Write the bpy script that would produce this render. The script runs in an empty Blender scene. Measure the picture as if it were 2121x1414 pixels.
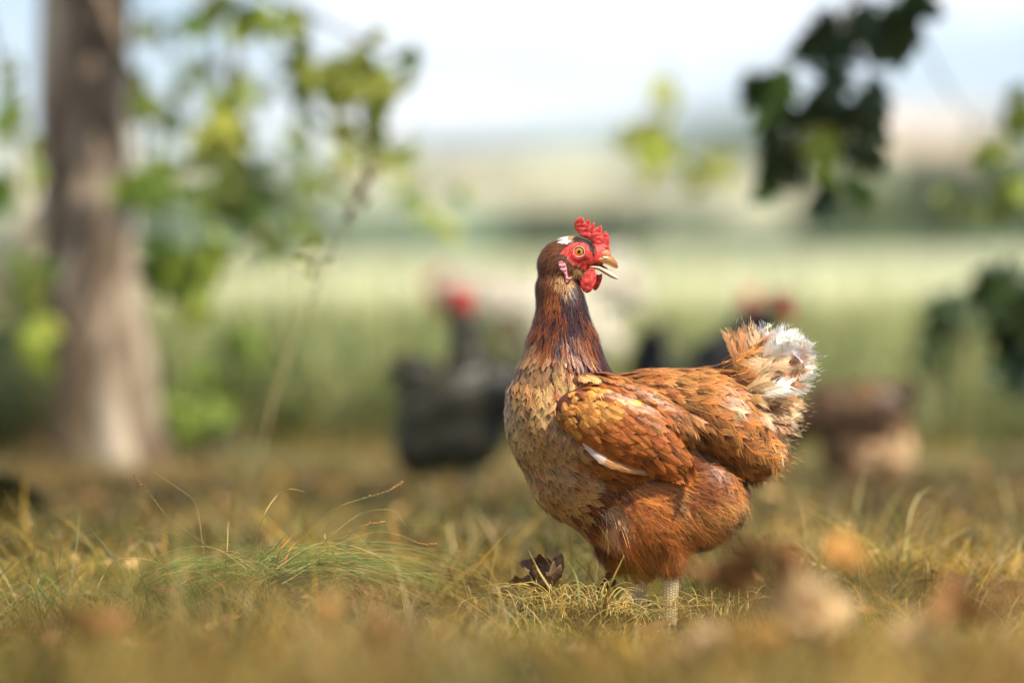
import bpy, bmesh, math
import numpy as np
from mathutils import Vector, Matrix, Euler
from mathutils.bvhtree import BVHTree
rng = np.random.default_rng(7)
scene = bpy.context.scene
COL = scene.collection
S = 0.0005012            # metres per photograph pixel at the hen's plane
D0 = 5.906               # camera distance of the hen
CZ = 0.383               # camera height
HOR = 520.0              # photograph row of the eye level

# ------------------------------------------------------------------ camera
cam = bpy.data.cameras.new('camera'); camo = bpy.data.objects.new('camera', cam); COL.objects.link(camo)
cam.sensor_width = 36.0; cam.lens = 200.0
camo.location = (0, -D0, CZ)
camo.rotation_euler = (math.radians(90) - math.atan((707 - HOR) * S / D0), 0, 0)
cam.clip_start = 0.05; cam.clip_end = 6000
cam.dof.use_dof = True; cam.dof.focus_distance = D0 - 0.055; cam.dof.aperture_fstop = 2.7
scene.camera = camo

# ------------------------------------------------------------------ world, sun, exposure
SUN = Vector((0.38, -0.34, 0.86)).normalized()
elev = math.asin(SUN.z); azim = math.atan2(SUN.x, SUN.y)
CLS = 9.0; CLO = (1.6192, 0.7543, 3.2547)
w = bpy.data.worlds.new('World'); scene.world = w; w.use_nodes = True
nt = w.node_tree; nt.nodes.clear()
out = nt.nodes.new('ShaderNodeOutputWorld'); bg = nt.nodes.new('ShaderNodeBackground')
sky = nt.nodes.new('ShaderNodeTexSky'); sky.sky_type = 'NISHITA'; sky.sun_disc = False
sky.sun_elevation = elev; sky.sun_rotation = azim; sky.air_density = 1.0; sky.dust_density = 0.1; sky.ozone_density = 3.0
bg.inputs['Strength'].default_value = 0.072
tc = nt.nodes.new('ShaderNodeTexCoord'); mp = nt.nodes.new('ShaderNodeMapping'); mp.inputs['Scale'].default_value = (1.0, 1.0, 2.6)
mp.inputs['Location'].default_value = CLO
nz = nt.nodes.new('ShaderNodeTexNoise'); nz.inputs['Scale'].default_value = CLS; nz.inputs['Detail'].default_value = 6
rp = nt.nodes.new('ShaderNodeValToRGB'); rp.color_ramp.elements[0].position = 0.48; rp.color_ramp.elements[1].position = 0.60
mx = nt.nodes.new('ShaderNodeMix'); mx.data_type = 'RGBA'
mx.inputs['B'].default_value = (10.4, 10.8, 11.2, 1)
nt.links.new(tc.outputs['Generated'], mp.inputs[0]); nt.links.new(mp.outputs[0], nz.inputs['Vector'])
nt.links.new(nz.outputs['Fac'], rp.inputs[0]); nt.links.new(rp.outputs[0], mx.inputs['Factor'])
tn = nt.nodes.new('ShaderNodeVectorMath'); tn.operation = 'MULTIPLY'; tn.inputs[1].default_value = (0.86, 1.0, 1.32)
nt.links.new(sky.outputs[0], tn.inputs[0]); nt.links.new(tn.outputs[0], mx.inputs['A']); nt.links.new(mx.outputs['Result'], bg.inputs['Color'])
nt.links.new(bg.outputs[0], out.inputs['Surface'])
sl = bpy.data.lights.new('sun', 'SUN'); sl.energy = 5.0; sl.angle = math.radians(0.53); sl.color = (1.0, 0.94, 0.84)
so = bpy.data.objects.new('sun', sl); COL.objects.link(so); so.rotation_euler = SUN.to_track_quat('Z', 'Y').to_euler()
so.location = (3, -3, 6)
vs = scene.view_settings; vs.view_transform = 'Standard'; vs.look = 'None'; vs.exposure = 0.86; vs.gamma = 1; vs.use_curve_mapping = False
scene.render.engine = 'CYCLES'
cy = scene.cycles; cy.use_denoising = True; cy.max_bounces = 6; cy.diffuse_bounces = 3; cy.glossy_bounces = 2
cy.transmission_bounces = 3; cy.transparent_max_bounces = 4; cy.sample_clamp_indirect = 6; cy.caustics_reflective = False; cy.caustics_refractive = False

# ------------------------------------------------------------------ helpers
def L(r, g, b):          # display colour 0-255 -> linear
    c = np.array([r, g, b]) / 255.0
    return np.where(c <= 0.04045, c / 12.92, ((c + 0.055) / 1.055) ** 2.4)

def at(u, v, D):         # photograph pixel at distance D from the camera -> world
    k = S * D / D0
    return np.array([(u - 1060.5) * k, D - D0, CZ + (HOR - v) * k])

def hp(u, v, wv=0.0):    # hen pixel space (w towards the camera) -> world
    return np.array([(u - 1060.5) * S, -wv * S, CZ + (HOR - v) * S])

def hpa(a):
    a = np.asarray(a, float)
    return np.stack([(a[:, 0] - 1060.5) * S, -a[:, 2] * S, CZ + (HOR - a[:, 1]) * S], 1)

def tag(o, label=None, cat=None, group=None, kind=None):
    if label: o['label'] = label
    if cat: o['category'] = cat
    if group: o['group'] = group
    if kind: o['kind'] = kind
    return o

def empty(name, loc, label, cat, group=None):
    o = bpy.data.objects.new(name, None); COL.objects.link(o); o.location = loc; o.empty_display_size = 0.05
    return tag(o, label, cat, group)

def link(name, me, parent=None, mat=None):
    if mat is not None: me.materials.clear(); me.materials.append(mat)
    o = bpy.data.objects.new(name, me); COL.objects.link(o)
    if parent is not None:
        o.parent = parent; o.matrix_parent_inverse = Matrix.Translation(parent.location).inverted() if parent.type == 'EMPTY' and parent.parent is None else Matrix()
    return o

def mesh(name, V, F, colors=None, smooth=True):
    """V (n,3); F list of polys or (m,k) int array"""
    me = bpy.data.meshes.new(name); V = np.asarray(V, np.float32)
    if isinstance(F, np.ndarray):
        n, k = F.shape
        me.vertices.add(len(V)); me.vertices.foreach_set('co', V.ravel())
        me.loops.add(n * k); me.loops.foreach_set('vertex_index', F.astype(np.int32).ravel())
        me.polygons.add(n); me.polygons.foreach_set('loop_start', np.arange(0, n * k, k, dtype=np.int32))
        me.update(calc_edges=True)
    else:
        me.from_pydata([tuple(map(float, v)) for v in V], [], F); me.update()
    if smooth: me.polygons.foreach_set('use_smooth', np.ones(len(me.polygons), bool))
    if colors is not None:
        ca = me.color_attributes.new('Col', 'FLOAT_COLOR', 'POINT')
        c = np.ones((len(V), 4), np.float32); c[:, :3] = colors
        ca.data.foreach_set('color', c.ravel())
    return me

def tube(pts, rad, n=8, caps=True, flat=1.0):
    """polygon tube along pts; returns V, F list"""
    pts = np.asarray(pts, float); rad = np.broadcast_to(np.asarray(rad, float), (len(pts),))
    T = np.gradient(pts, axis=0); T /= np.linalg.norm(T, axis=1)[:, None] + 1e-12
    up = np.array([0, 0, 1.0]) if abs(T[0][2]) < 0.9 else np.array([1.0, 0, 0])
    V = []; F = []
    A = np.cross(T[0], up); A /= np.linalg.norm(A)
    for i in range(len(pts)):
        A = A - T[i] * np.dot(A, T[i]); A /= np.linalg.norm(A) + 1e-12
        B = np.cross(T[i], A)
        for k in range(n):
            a = 2 * math.pi * k / n
            V.append(pts[i] + rad[i] * (math.cos(a) * A + flat * math.sin(a) * B))
    for i in range(len(pts) - 1):
        for k in range(n):
            a = i * n + k; b = i * n + (k + 1) % n
            F.append((a, b, b + n, a + n))
    if caps:
        F.append(tuple(range(n - 1, -1, -1))); F.append(tuple(range((len(pts) - 1) * n, len(pts) * n)))
    return V, F

def merge(parts):
    V = []; F = []
    for v, f in parts:
        o = len(V); V += list(v); F += [tuple(i + o for i in q) for q in f]
    return V, F

def spline(P, n):
    """Catmull-Rom through P"""
    P = np.asarray(P, float); Q = np.vstack([2 * P[0] - P[1], P, 2 * P[-1] - P[-2]])
    t = np.linspace(0, len(P) - 1 - 1e-9, n); i = t.astype(int); f = (t - i)[:, None]
    p0, p1, p2, p3 = Q[i], Q[i + 1], Q[i + 2], Q[i + 3]
    return 0.5 * ((2 * p1) + (-p0 + p2) * f + (2 * p0 - 5 * p1 + 4 * p2 - p3) * f ** 2 + (-p0 + 3 * p1 - 3 * p2 + p3) * f ** 3)

_tab = rng.random((64, 64))
def vnoise(x, y, s):
    x = np.asarray(x) / s; y = np.asarray(y) / s
    xi = np.floor(x).astype(int); yi = np.floor(y).astype(int); fx = x - xi; fy = y - yi
    fx = fx * fx * (3 - 2 * fx); fy = fy * fy * (3 - 2 * fy)
    g = lambda a, b: _tab[a % 64, b % 64]
    return (g(xi, yi) * (1 - fx) + g(xi + 1, yi) * fx) * (1 - fy) + (g(xi, yi + 1) * (1 - fx) + g(xi + 1, yi + 1) * fx) * fy

# ------------------------------------------------------------------ materials
def mat_new(name):
    m = bpy.data.materials.new(name); m.use_nodes = True
    return m, m.node_tree, m.node_tree.nodes['Principled BSDF']

def mat_attr(name, rough=0.5, spec=0.3, transl=0.0, noise=None, sheen=0.0, var=0.0, bump=None):
    m, t, b = mat_new(name); N = t.nodes
    a = N.new('ShaderNodeAttribute'); a.attribute_name = 'Col'
    col = a.outputs['Color']
    if noise:
        z = N.new('ShaderNodeTexNoise'); z.inputs['Scale'].default_value = noise; z.inputs['Detail'].default_value = 5
        r = N.new('ShaderNodeMapRange'); r.inputs[1].default_value = 0.3; r.inputs[2].default_value = 0.7
        r.inputs[3].default_value = 1 - var; r.inputs[4].default_value = 1 + var
        tcn = N.new('ShaderNodeTexCoord'); t.links.new(tcn.outputs['Object'], z.inputs['Vector'])
        t.links.new(z.outputs['Fac'], r.inputs[0])
        v = N.new('ShaderNodeVectorMath'); v.operation = 'SCALE'
        t.links.new(col, v.inputs[0]); t.links.new(r.outputs[0], v.inputs['Scale']); col = v.outputs[0]
        if bump:
            bp = N.new('ShaderNodeBump'); bp.inputs['Strength'].default_value = bump; bp.inputs['Distance'].default_value = 0.001
            t.links.new(z.outputs['Fac'], bp.inputs['Height']); t.links.new(bp.outputs[0], b.inputs['Normal'])
    t.links.new(col, b.inputs['Base Color'])
    b.inputs['Roughness'].default_value = rough; b.inputs['Specular IOR Level'].default_value = spec
    if sheen:
        b.inputs['Sheen Weight'].default_value = sheen; b.inputs['Sheen Roughness'].default_value = 0.4
    if transl:
        tr = N.new('ShaderNodeBsdfTranslucent'); ms = N.new('ShaderNodeMixShader'); ms.inputs[0].default_value = transl
        t.links.new(col, tr.inputs[0]); t.links.new(b.outputs[0], ms.inputs[1]); t.links.new(tr.outputs[0], ms.inputs[2])
        t.links.new(ms.outputs[0], N['Material Output'].inputs['Surface'])
    return m

def mat_noise(name, c1, c2, scale, rough=0.8, spec=0.2, bump=0.0, dist=0.01, stretch=(1, 1, 1), transl=0.0, c3=None, p=(0.35, 0.65), sss=0.0, coords='Object'):
    m, t, b = mat_new(name); N = t.nodes
    tcn = N.new('ShaderNodeTexCoord'); mpn = N.new('ShaderNodeMapping'); mpn.inputs['Scale'].default_value = stretch
    z = N.new('ShaderNodeTexNoise'); z.inputs['Scale'].default_value = scale; z.inputs['Detail'].default_value = 7; z.inputs['Roughness'].default_value = 0.6
    r = N.new('ShaderNodeValToRGB'); e = r.color_ramp.elements
    e[0].position = p[0]; e[0].color = (*c1, 1); e[1].position = p[1]; e[1].color = (*c2, 1)
    if c3 is not None: q = e.new((p[0] + p[1]) / 2); q.color = (*c3, 1)
    t.links.new(tcn.outputs[coords], mpn.inputs[0]); t.links.new(mpn.outputs[0], z.inputs['Vector']); t.links.new(z.outputs['Fac'], r.inputs[0])
    t.links.new(r.outputs[0], b.inputs['Base Color'])
    b.inputs['Roughness'].default_value = rough; b.inputs['Specular IOR Level'].default_value = spec
    if sss:
        b.inputs['Subsurface Weight'].default_value = sss; b.inputs['Subsurface Radius'].default_value = (0.004, 0.0012, 0.0008); b.inputs['Subsurface Scale'].default_value = 1.0
    if bump:
        z2 = N.new('ShaderNodeTexNoise'); z2.inputs['Scale'].default_value = scale * 3; z2.inputs['Detail'].default_value = 6
        t.links.new(mpn.outputs[0], z2.inputs['Vector'])
        bp = N.new('ShaderNodeBump'); bp.inputs['Strength'].default_value = bump; bp.inputs['Distance'].default_value = dist
        t.links.new(z2.outputs['Fac'], bp.inputs['Height']); t.links.new(bp.outputs[0], b.inputs['Normal'])
    if transl:
        tr = N.new('ShaderNodeBsdfTranslucent'); ms = N.new('ShaderNodeMixShader'); ms.inputs[0].default_value = transl
        t.links.new(r.outputs[0], tr.inputs[0]); t.links.new(b.outputs[0], ms.inputs[1]); t.links.new(tr.outputs[0], ms.inputs[2])
        t.links.new(ms.outputs[0], N['Material Output'].inputs['Surface'])
    return m

def mat_flat(name, c, rough=0.5, spec=0.5):
    m, t, b = mat_new(name); b.inputs['Base Color'].default_value = (*c, 1); b.inputs['Roughness'].default_value = rough
    b.inputs['Specular IOR Level'].default_value = spec
    return m

M_feather = mat_attr('feather', rough=0.42, spec=0.35, transl=0.12, sheen=0.08)
M_skin = mat_attr('bird_skin', rough=0.5, spec=0.35, noise=900, var=0.35, bump=0.6)
M_grass = mat_attr('grass_blade', rough=0.5, spec=0.25, transl=0.35)
M_comb = mat_noise('comb_skin', (0.30, 0.014, 0.012), (0.78, 0.13, 0.085), 330, rough=0.42, spec=0.45, bump=0.9, dist=0.0006, sss=0.25, c3=(0.60, 0.04, 0.028), p=(.32, .68))
M_ear = mat_noise('ear_skin', (0.5, 0.12, 0.13), (0.75, 0.42, 0.40), 400, rough=0.5, bump=0.6, dist=0.0005, sss=0.15)
M_beak = mat_attr('beak_horn', rough=0.32, spec=0.5, noise=500, var=0.12)
M_scale = mat_attr('leg_scale', rough=0.45, spec=0.4, noise=700, var=0.18)

# ------------------------------------------------------------------ ground
MOUNDS = [  # px centre, D, height, radius x, radius y
    (560, 6.08, 0.030, 0.17, 0.16), (120, 6.5, 0.055, 0.17, 0.25), (1960, 6.25, 0.030, 0.20, 0.25), (1140, 6.1, 0.012, 0.10, 0.1),
    (1700, 6.4, 0.02, 0.12, 0.2), (300, 4.7, 0.03, 0.2, 0.3), (1800, 4.6, 0.035, 0.25, 0.3), (1100, 4.4, 0.02, 0.2, 0.3)]
def g(x, y):
    x = np.asarray(x, float); y = np.asarray(y, float)
    z = 0.018 * (vnoise(x + 9, y + 31, 0.45) - 0.5) + 0.012 * (vnoise(x + 3, y + 11, 0.17) - 0.5)
    near = np.exp(-((x - 0.15) ** 2 + y ** 2) / 0.04)
    z = z * (1 - near) - 0.012
    for (pu, D, h, rx, ry) in MOUNDS:
        cx = (pu - 1060.5) * S * D / D0; cyy = D - D0
        z = z + h * np.exp(-((x - cx) / rx) ** 2 - ((y - cyy) / ry) ** 2)
    z = z + 0.05 * np.clip((-0.9 - y) / 1.2, 0, 1.5) * (y > -6)
    z = z - 0.02 * np.clip((y - 5.2) / 2.0, 0, 1) ** 2 * (3 - 2 * np.clip((y - 5.2) / 2.0, 0, 1))
    far = np.clip((np.hypot(x, y) - 30) / 200, 0, 1)
    z = z + far * 1.2 * (vnoise(x, y, 60) - 0.5)
    return z

def grid_axis(lo, hi, fine_lo, fine_hi, fine, grow=1.25):
    a = list(np.arange(fine_lo, fine_hi + 1e-9, fine)); s = fine; v = a[-1]
    while v < hi: s *= grow; v += s; a.append(v)
    s = fine; v = fine_lo; pre = []
    while v > lo: s *= grow; v -= s; pre.append(v)
    return np.array(pre[::-1] + a)
gx = grid_axis(-900, 900, -1.6, 1.6, 0.04); gy = grid_axis(-60, 2200, -3.2, 5.5, 0.04)
X, Y = np.meshgrid(gx, gy); Z = g(X, Y)
V = np.stack([X.ravel(), Y.ravel(), Z.ravel()], 1); nx = len(gx); ny = len(gy)
ii, jj = np.meshgrid(np.arange(nx - 1), np.arange(ny - 1)); a = (jj * nx + ii).ravel()
F = np.stack([a, a + 1, a + nx + 1, a + nx], 1)
soil = np.array([0.05, 0.034, 0.015]); straw = np.array([0.16, 0.11, 0.045]); green = np.array([0.17, 0.20, 0.09]); mead = np.array([0.47, 0.46, 0.26])
vx, vy = V[:, 0], V[:, 1]
n1 = vnoise(vx, vy, 0.3)[:, None]; n2 = vnoise(vx + 50, vy + 20, 2.2)[:, None]
near_c = soil * (1 - n1) + straw * n1
k1 = np.clip((vy - 4.0) / 2.0, 0, 1)[:, None]
k2 = np.clip((vy - 9) / 22.0, 0, 1)[:, None] ** 0.6
k3 = np.clip((vy - 60) / 80.0, 0, 1)[:, None]
c = near_c * (1 - k1) + green * (0.75 + 0.5 * n2) * k1
c = c * (1 - k2) + mead * (0.85 + 0.3 * vnoise(vx, vy, 7)[:, None]) * k2
c = c * (1 - k3) + np.array([0.42, 0.41, 0.25]) * (0.8 + 0.4 * vnoise(vx, vy * 0.4, 40)[:, None]) * k3
M_ground = mat_attr('ground', rough=0.95, spec=0.1, noise=30, var=0.3, bump=0.5)
gr = link('ground', mesh('ground', V, F, c), mat=M_ground); tag(gr, 'straw and green meadow ground running to the hills', kind='structure')

# ------------------------------------------------------------------ feathers
def feathers(P, D, N, Ln, W, c_root, c_tip, c_edge, fluff, tilt, K=8, point=0.0, late=False, drop=0.35, shaft=True, curl=None, rg=rng, c_shaft=None, jit=1.0):
    """every feather = a shaft plus 2*K real barbs. All inputs per feather; metres. Returns V, F(quads), C"""
    n = len(P); P = np.asarray(P, float)
    N = N / (np.linalg.norm(N, axis=1)[:, None] + 1e-9)
    D = D - N * (D * N).sum(1)[:, None]; D = D / (np.linalg.norm(D, axis=1)[:, None] + 1e-9)
    Sd = np.cross(D, N)
    Ln = np.broadcast_to(Ln, (n,)).astype(float); W = np.broadcast_to(W, (n,)).astype(float)
    fluff = np.broadcast_to(fluff, (n,)).astype(float); tilt = np.broadcast_to(tilt, (n,)).astype(float)
    point = np.broadcast_to(point, (n,)).astype(float); drop = np.broadcast_to(drop, (n,)).astype(float)
    curl = rg.normal(0, 0.06, n) if curl is None else np.broadcast_to(curl, (n,))
    roll = rg.normal(0, 0.05, n) * jit
    Nr = N * np.cos(roll)[:, None] + Sd * np.sin(roll)[:, None]; Sd = np.cross(D, Nr); Nq = Nr
    def rach(t):          # t (n,m)
        along = t; up = tilt[:, None] * t - drop[:, None] * tilt[:, None] * t * t * 1.4
        side = curl[:, None] * t * t
        return P[:, None] + Ln[:, None, None] * (D[:, None] * along[..., None] + Nq[:, None] * up[..., None] + Sd[:, None] * side[..., None])
    t0 = np.linspace(0.10, 0.985, K)[None].repeat(n, 0)
    dt = 0.9 / K
    prof_r = np.minimum(1, (t0 / 0.28)) ** 0.6 * np.sqrt(np.clip(1 - np.clip((t0 - 0.55) / 0.50, 0, 1) ** 2.2, 0, 1))
    prof_p = np.minimum(1, (t0 / 0.22)) ** 0.6 * np.clip(1 - np.clip((t0 - 0.25) / 0.80, 0, 1) ** 1.6, 0.05, 1)
    if late: prof_r = np.minimum(1, (t0 / 0.55)) ** 0.75 * np.sqrt(np.clip(1 - np.clip((t0 - 0.72) / 0.30, 0, 1) ** 2.2, 0, 1))
    prof = prof_r * (1 - point[:, None]) + prof_p * point[:, None]
    Vs = []; Cs = []; Fs = []; base = 0
    kk_ = np.arange(K)[None]
    for s in (-1, 1):
        ph = rg.uniform(0, 6.28, (n, 3)); fq = rg.uniform(.5, 1.3, (n, 3)) * 12 / K
        wob = (np.sin(kk_ * fq[:, :1] * 2 + ph[:, :1]) + .6 * np.sin(kk_ * fq[:, 1:2] * 5 + ph[:, 1:2]))          # barbs hang together in locks
        lock = np.floor(kk_ * rg.uniform(.12, .3, (n, 1)) + ph[:, 2:3]) ; lockr = np.sin(lock * 12.9898 + ph[:, :1] * 78.2) * 43758.5; lockr = lockr - np.floor(lockr)
        jl = 1 + fluff[:, None] * (.10 * wob + .30 * (lockr - .5) + .16 * rg.normal(0, 1, (n, K))) + .07 * rg.normal(0, 1, (n, K))
        hw = 0.5 * W[:, None] * prof * np.clip(jl, 0.4, 1.6)
        fwd = (0.50 + 0.45 * t0 + fluff[:, None] * (1.5 + .5 * wob * .4 + .5 * (lockr - .5)))
        sweep = np.minimum(fwd * hw / Ln[:, None], .42) + (t0 > .85) * .03
        gap = (lockr > .86) * .02
        b0 = rach(t0 - dt * 0.12); b1 = rach(t0 + dt * 1.0)
        nj = fluff[:, None] * (.05 * wob + .10 * (lockr - .5)) * W[:, None]
        def outp(fr, sw, wdt):
            camber = (-0.22 * hw * (1 - 0.6 * fluff[:, None])) * fr * fr + nj * fr
            o = Sd[:, None] * (s * hw * fr)[..., None] + Nq[:, None] * camber[..., None]
            return rach(t0 + sw + gap * fr) + o, rach(t0 + sw + wdt) + o
        m0, m1 = outp(.6, sweep * .42, dt * 1.12)
        e0, e1 = outp(1.0, sweep, dt * (0.62 - 0.42 * fluff[:, None]) * rg.uniform(.6, 1.1, (n, K)))
        tint = (1 + rg.normal(0, 1, (n, K)) * (.07 + .14 * fluff[:, None]) + (.10 + .3 * fluff[:, None]) * (lockr - .5))[..., None]
        tt = t0[..., None] ** 1.5
        cb = (c_root[:, None] * (1 - tt) + c_tip[:, None] * tt) * tint
        kk = np.clip(tt * 1.2, 0, 1)
        cm = cb * (1 - .25 * kk) + c_edge[:, None] * .25 * kk
        ce = cb * (1 - 0.75 * kk) + c_edge[:, None] * 0.75 * kk * tint
        q = np.stack([b0, m0, e0, e1, m1, b1], 2); C = np.stack([cb, cm, ce, ce, cm, cb], 2)
        m = n * K
        Vs.append(q.reshape(-1, 3)); Cs.append(C.reshape(-1, 3))
        o6 = np.arange(m)[:, None] * 6 + base
        f = np.concatenate([o6 + np.array([0, 1, 4, 5]), o6 + np.array([1, 2, 3, 4])])
        Fs.append(f if s > 0 else f[:, ::-1]); base += m * 6
    if shaft:
        M = 5; ts = np.linspace(0, 0.93, M)[None].repeat(n, 0)
        r = rach(ts) + Nq[:, None] * (0.00012 + 0.004 * Ln)[:, None, None]
        wd = (0.022 * W)[:, None] * (1 - 0.75 * ts) + 0.00004
        Lf = r + Sd[:, None] * wd[..., None]; Rt = r - Sd[:, None] * wd[..., None]
        v = np.stack([Lf, Rt], 2).reshape(n, M * 2, 3)
        cs = (c_edge * 1.1 if c_shaft is None else c_shaft)
        cs = cs[:, None].repeat(M * 2, 1)
        idx = np.arange(n)[:, None, None] * (M * 2) + (np.arange(M - 1) * 2)[None, :, None] + np.array([0, 1, 3, 2])[None, None] + base
        Vs.append(v.reshape(-1, 3)); Cs.append(cs.reshape(-1, 3)); Fs.append(idx.reshape(-1, 4)); base += n * M * 2
    return np.concatenate(Vs), np.concatenate(Fs), np.clip(np.concatenate(Cs), 0.002, 0.95)

def ellipsoid_body(name, items, voxel, xf, smooth=6):
    """items: (cx,cy,w, rx,ry,rw, rot_deg) in bird pixel space. One continuous surface by voxel union."""
    bm = bmesh.new()
    for it in items:
        cx, cyy, cw, rx, ry, rw, rot = it
        r = bmesh.ops.create_uvsphere(bm, u_segments=28, v_segments=18, radius=1.0)
        ca, sa = math.cos(math.radians(rot)), math.sin(math.radians(rot))
        for v in r['verts']:
            x, y, z = v.co; px = x * rx; py = y * ry; pw = z * rw
            q = np.array([[cx + px * ca - py * sa, cyy + px * sa + py * ca, cw + pw]])
            v.co = Vector(xf(q)[0])
    bmesh.ops.recalc_face_normals(bm, faces=bm.faces)
    me = bpy.data.meshes.new(name); bm.to_mesh(me); bm.free()
    o = bpy.data.objects.new('tmp', me); COL.objects.link(o)
    m = o.modifiers.new('r', 'REMESH'); m.mode = 'VOXEL'; m.voxel_size = voxel
    s = o.modifiers.new('s', 'SMOOTH'); s.iterations = smooth; s.factor = 0.6
    dg = bpy.context.evaluated_depsgraph_get(); me2 = bpy.data.meshes.new_from_object(o.evaluated_get(dg), depsgraph=dg)
    bpy.data.objects.remove(o); bpy.data.meshes.remove(me); me2.name = name
    me2.polygons.foreach_set('use_smooth', np.ones(len(me2.polygons), bool))
    return me2

def mesh_arrays(me):
    n = len(me.vertices); V = np.zeros(n * 3); me.vertices.foreach_get('co', V); V = V.reshape(-1, 3)
    me.calc_loop_triangles(); T = np.zeros(len(me.loop_triangles) * 3, int); me.loop_triangles.foreach_get('vertices', T); T = T.reshape(-1, 3)
    VN = np.zeros(n * 3); me.vertices.foreach_get('normal', VN); VN = VN.reshape(-1, 3)
    return V, T, VN

def scatter(V, T, VN, ncand, rg):
    A = V[T[:, 0]]; B = V[T[:, 1]]; Cc = V[T[:, 2]]
    ar = np.linalg.norm(np.cross(B - A, Cc - A), axis=1); cdf = np.cumsum(ar) / ar.sum()
    f = np.searchsorted(cdf, rg.random(ncand)); r1 = np.sqrt(rg.random(ncand)); r2 = rg.random(ncand)
    b = np.stack([1 - r1, r1 * (1 - r2), r1 * r2], 1)
    P = (V[T[f]] * b[..., None]).sum(1); N = (VN[T[f]] * b[..., None]).sum(1)
    N /= np.linalg.norm(N, axis=1)[:, None] + 1e-9
    return P, N

def poisson(P, rad, cell):
    """dart throwing with per point radius; returns kept indices"""
    keep = []; grid = {}
    Pl = P.tolist(); rl = rad.tolist()
    for i, p in enumerate(Pl):
        r = rl[i]; k = (int(p[0] // cell), int(p[1] // cell), int(p[2] // cell)); ok = True
        for a_ in (-1, 0, 1):
            for b_ in (-1, 0, 1):
                for c_ in (-1, 0, 1):
                    for (q, rq) in grid.get((k[0] + a_, k[1] + b_, k[2] + c_), ()):
                        d2 = (p[0] - q[0]) ** 2 + (p[1] - q[1]) ** 2 + (p[2] - q[2]) ** 2
                        m = min(r, rq)
                        if d2 < m * m: ok = False; break
                    if not ok: break
                if not ok: break
            if not ok: break
        if ok:
            keep.append(i); grid.setdefault(k, []).append((p, r))
    return np.array(keep)

def in_poly(x, y, poly):
    poly = np.asarray(poly, float); r = np.zeros(len(x), bool); j = len(poly) - 1
    for i in range(len(poly)):
        xi, yi = poly[i]; xj, yj = poly[j]
        c_ = ((yi > y) != (yj > y)) & (x < (xj - xi) * (y - yi) / (yj - yi + 1e-12) + xi)
        r ^= c_; j = i
    return r

def slab(name, outline, wc, thick, bevel, xf, wfun=None, mat=None, parent=None, res=2):
    """rounded fleshy plate from an outline in bird pixel space"""
    cu = bpy.data.curves.new('c', 'CURVE'); cu.dimensions = '2D'; cu.fill_mode = 'BOTH'
    sp = cu.splines.new('POLY'); sp.points.add(len(outline) - 1)
    for i, (u, v) in enumerate(outline): sp.points[i].co = (u, -v, 0, 1)
    sp.use_cyclic_u = True; cu.extrude = thick / 2; cu.bevel_depth = bevel; cu.bevel_resolution = res; cu.offset = -bevel
    o = bpy.data.objects.new('t', cu); COL.objects.link(o)
    dg = bpy.context.evaluated_depsgraph_get(); me = bpy.data.meshes.new_from_object(o.evaluated_get(dg), depsgraph=dg)
    bpy.data.objects.remove(o); bpy.data.curves.remove(cu)
    bm = bmesh.new(); bm.from_mesh(me); bmesh.ops.remove_doubles(bm, verts=bm.verts, dist=0.05)
    bmesh.ops.triangulate(bm, faces=bm.faces); bmesh.ops.subdivide_edges(bm, edges=[e for e in bm.edges if e.calc_length() > 5], cuts=2, use_grid_fill=True)
    bmesh.ops.triangulate(bm, faces=bm.faces)
    for v in bm.verts:
        u, vv, wv = v.co.x, -v.co.y, v.co.z
        wv = wv + wc + (wfun(u, vv, v.co.z) if wfun else 0)
        v.co = Vector(xf(np.array([[u, vv, wv]]))[0])
    bmesh.ops.recalc_face_normals(bm, faces=bm.faces)
    bm.to_mesh(me); bm.free(); me.name = name
    me.polygons.foreach_set('use_smooth', np.ones(len(me.polygons), bool))
    return link(name, me, parent, mat)

# ------------------------------------------------------------------ the brown hen
PAL = {  # (root, tip, edge) plumage colours; dark roots also paint shade between feathers
 'headbrown': ((34, 18, 10), (88, 48, 25), (150, 94, 52)),
 'hackle':    ((38, 18, 12), (108, 50, 23), (184, 104, 48)),
 'hackledk':  ((24, 13, 14), (54, 29, 27), (100, 66, 64)),
 'hackletan': ((100, 66, 40), (158, 110, 64), (212, 168, 112)),
 'tuft':      ((160, 110, 58), (212, 158, 90), (240, 206, 146)),
 'tan':       ((86, 52, 22), (184, 128, 64), (228, 184, 114)),
 'tanpale':   ((100, 66, 32), (194, 148, 84), (232, 196, 132)),
 'tanbrown':  ((80, 50, 22), (178, 124, 64), (228, 180, 112)),
 'brownor':   ((84, 44, 18), (172, 100, 40), (216, 150, 76)),
 'rust':      ((84, 40, 14), (178, 94, 34), (226, 148, 70)),
 'rustdk':    ((50, 24, 10), (120, 62, 26), (176, 106, 50)),
 'wing':      ((168, 96, 38), (186, 104, 40), (140, 74, 30)),
 'wingfront': ((206, 134, 54), (230, 162, 74), (178, 106, 42)),
 'wingback':  ((92, 42, 15), (170, 88, 30), (210, 132, 58)),
 'saddle':    ((84, 42, 16), (192, 112, 46), (240, 184, 108)),
 'saddledk':  ((62, 30, 12), (152, 82, 32), (214, 142, 72)),
 'fluffdk':   ((56, 40, 26), (92, 66, 44), (160, 128, 94)),
 'black':     ((16, 12, 11), (30, 22, 19), (52, 38, 32)),
 'white':     ((238, 218, 188), (250, 243, 230), (252, 248, 240)),
 'tailtan':   ((190, 144, 96), (222, 182, 132), (240, 214, 172)),
 'tailbrown': ((146, 94, 50), (194, 136, 80), (226, 182, 126)),
}
PALA = {k: np.array([L(*a) for a in v]) for k, v in PAL.items()}

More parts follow.
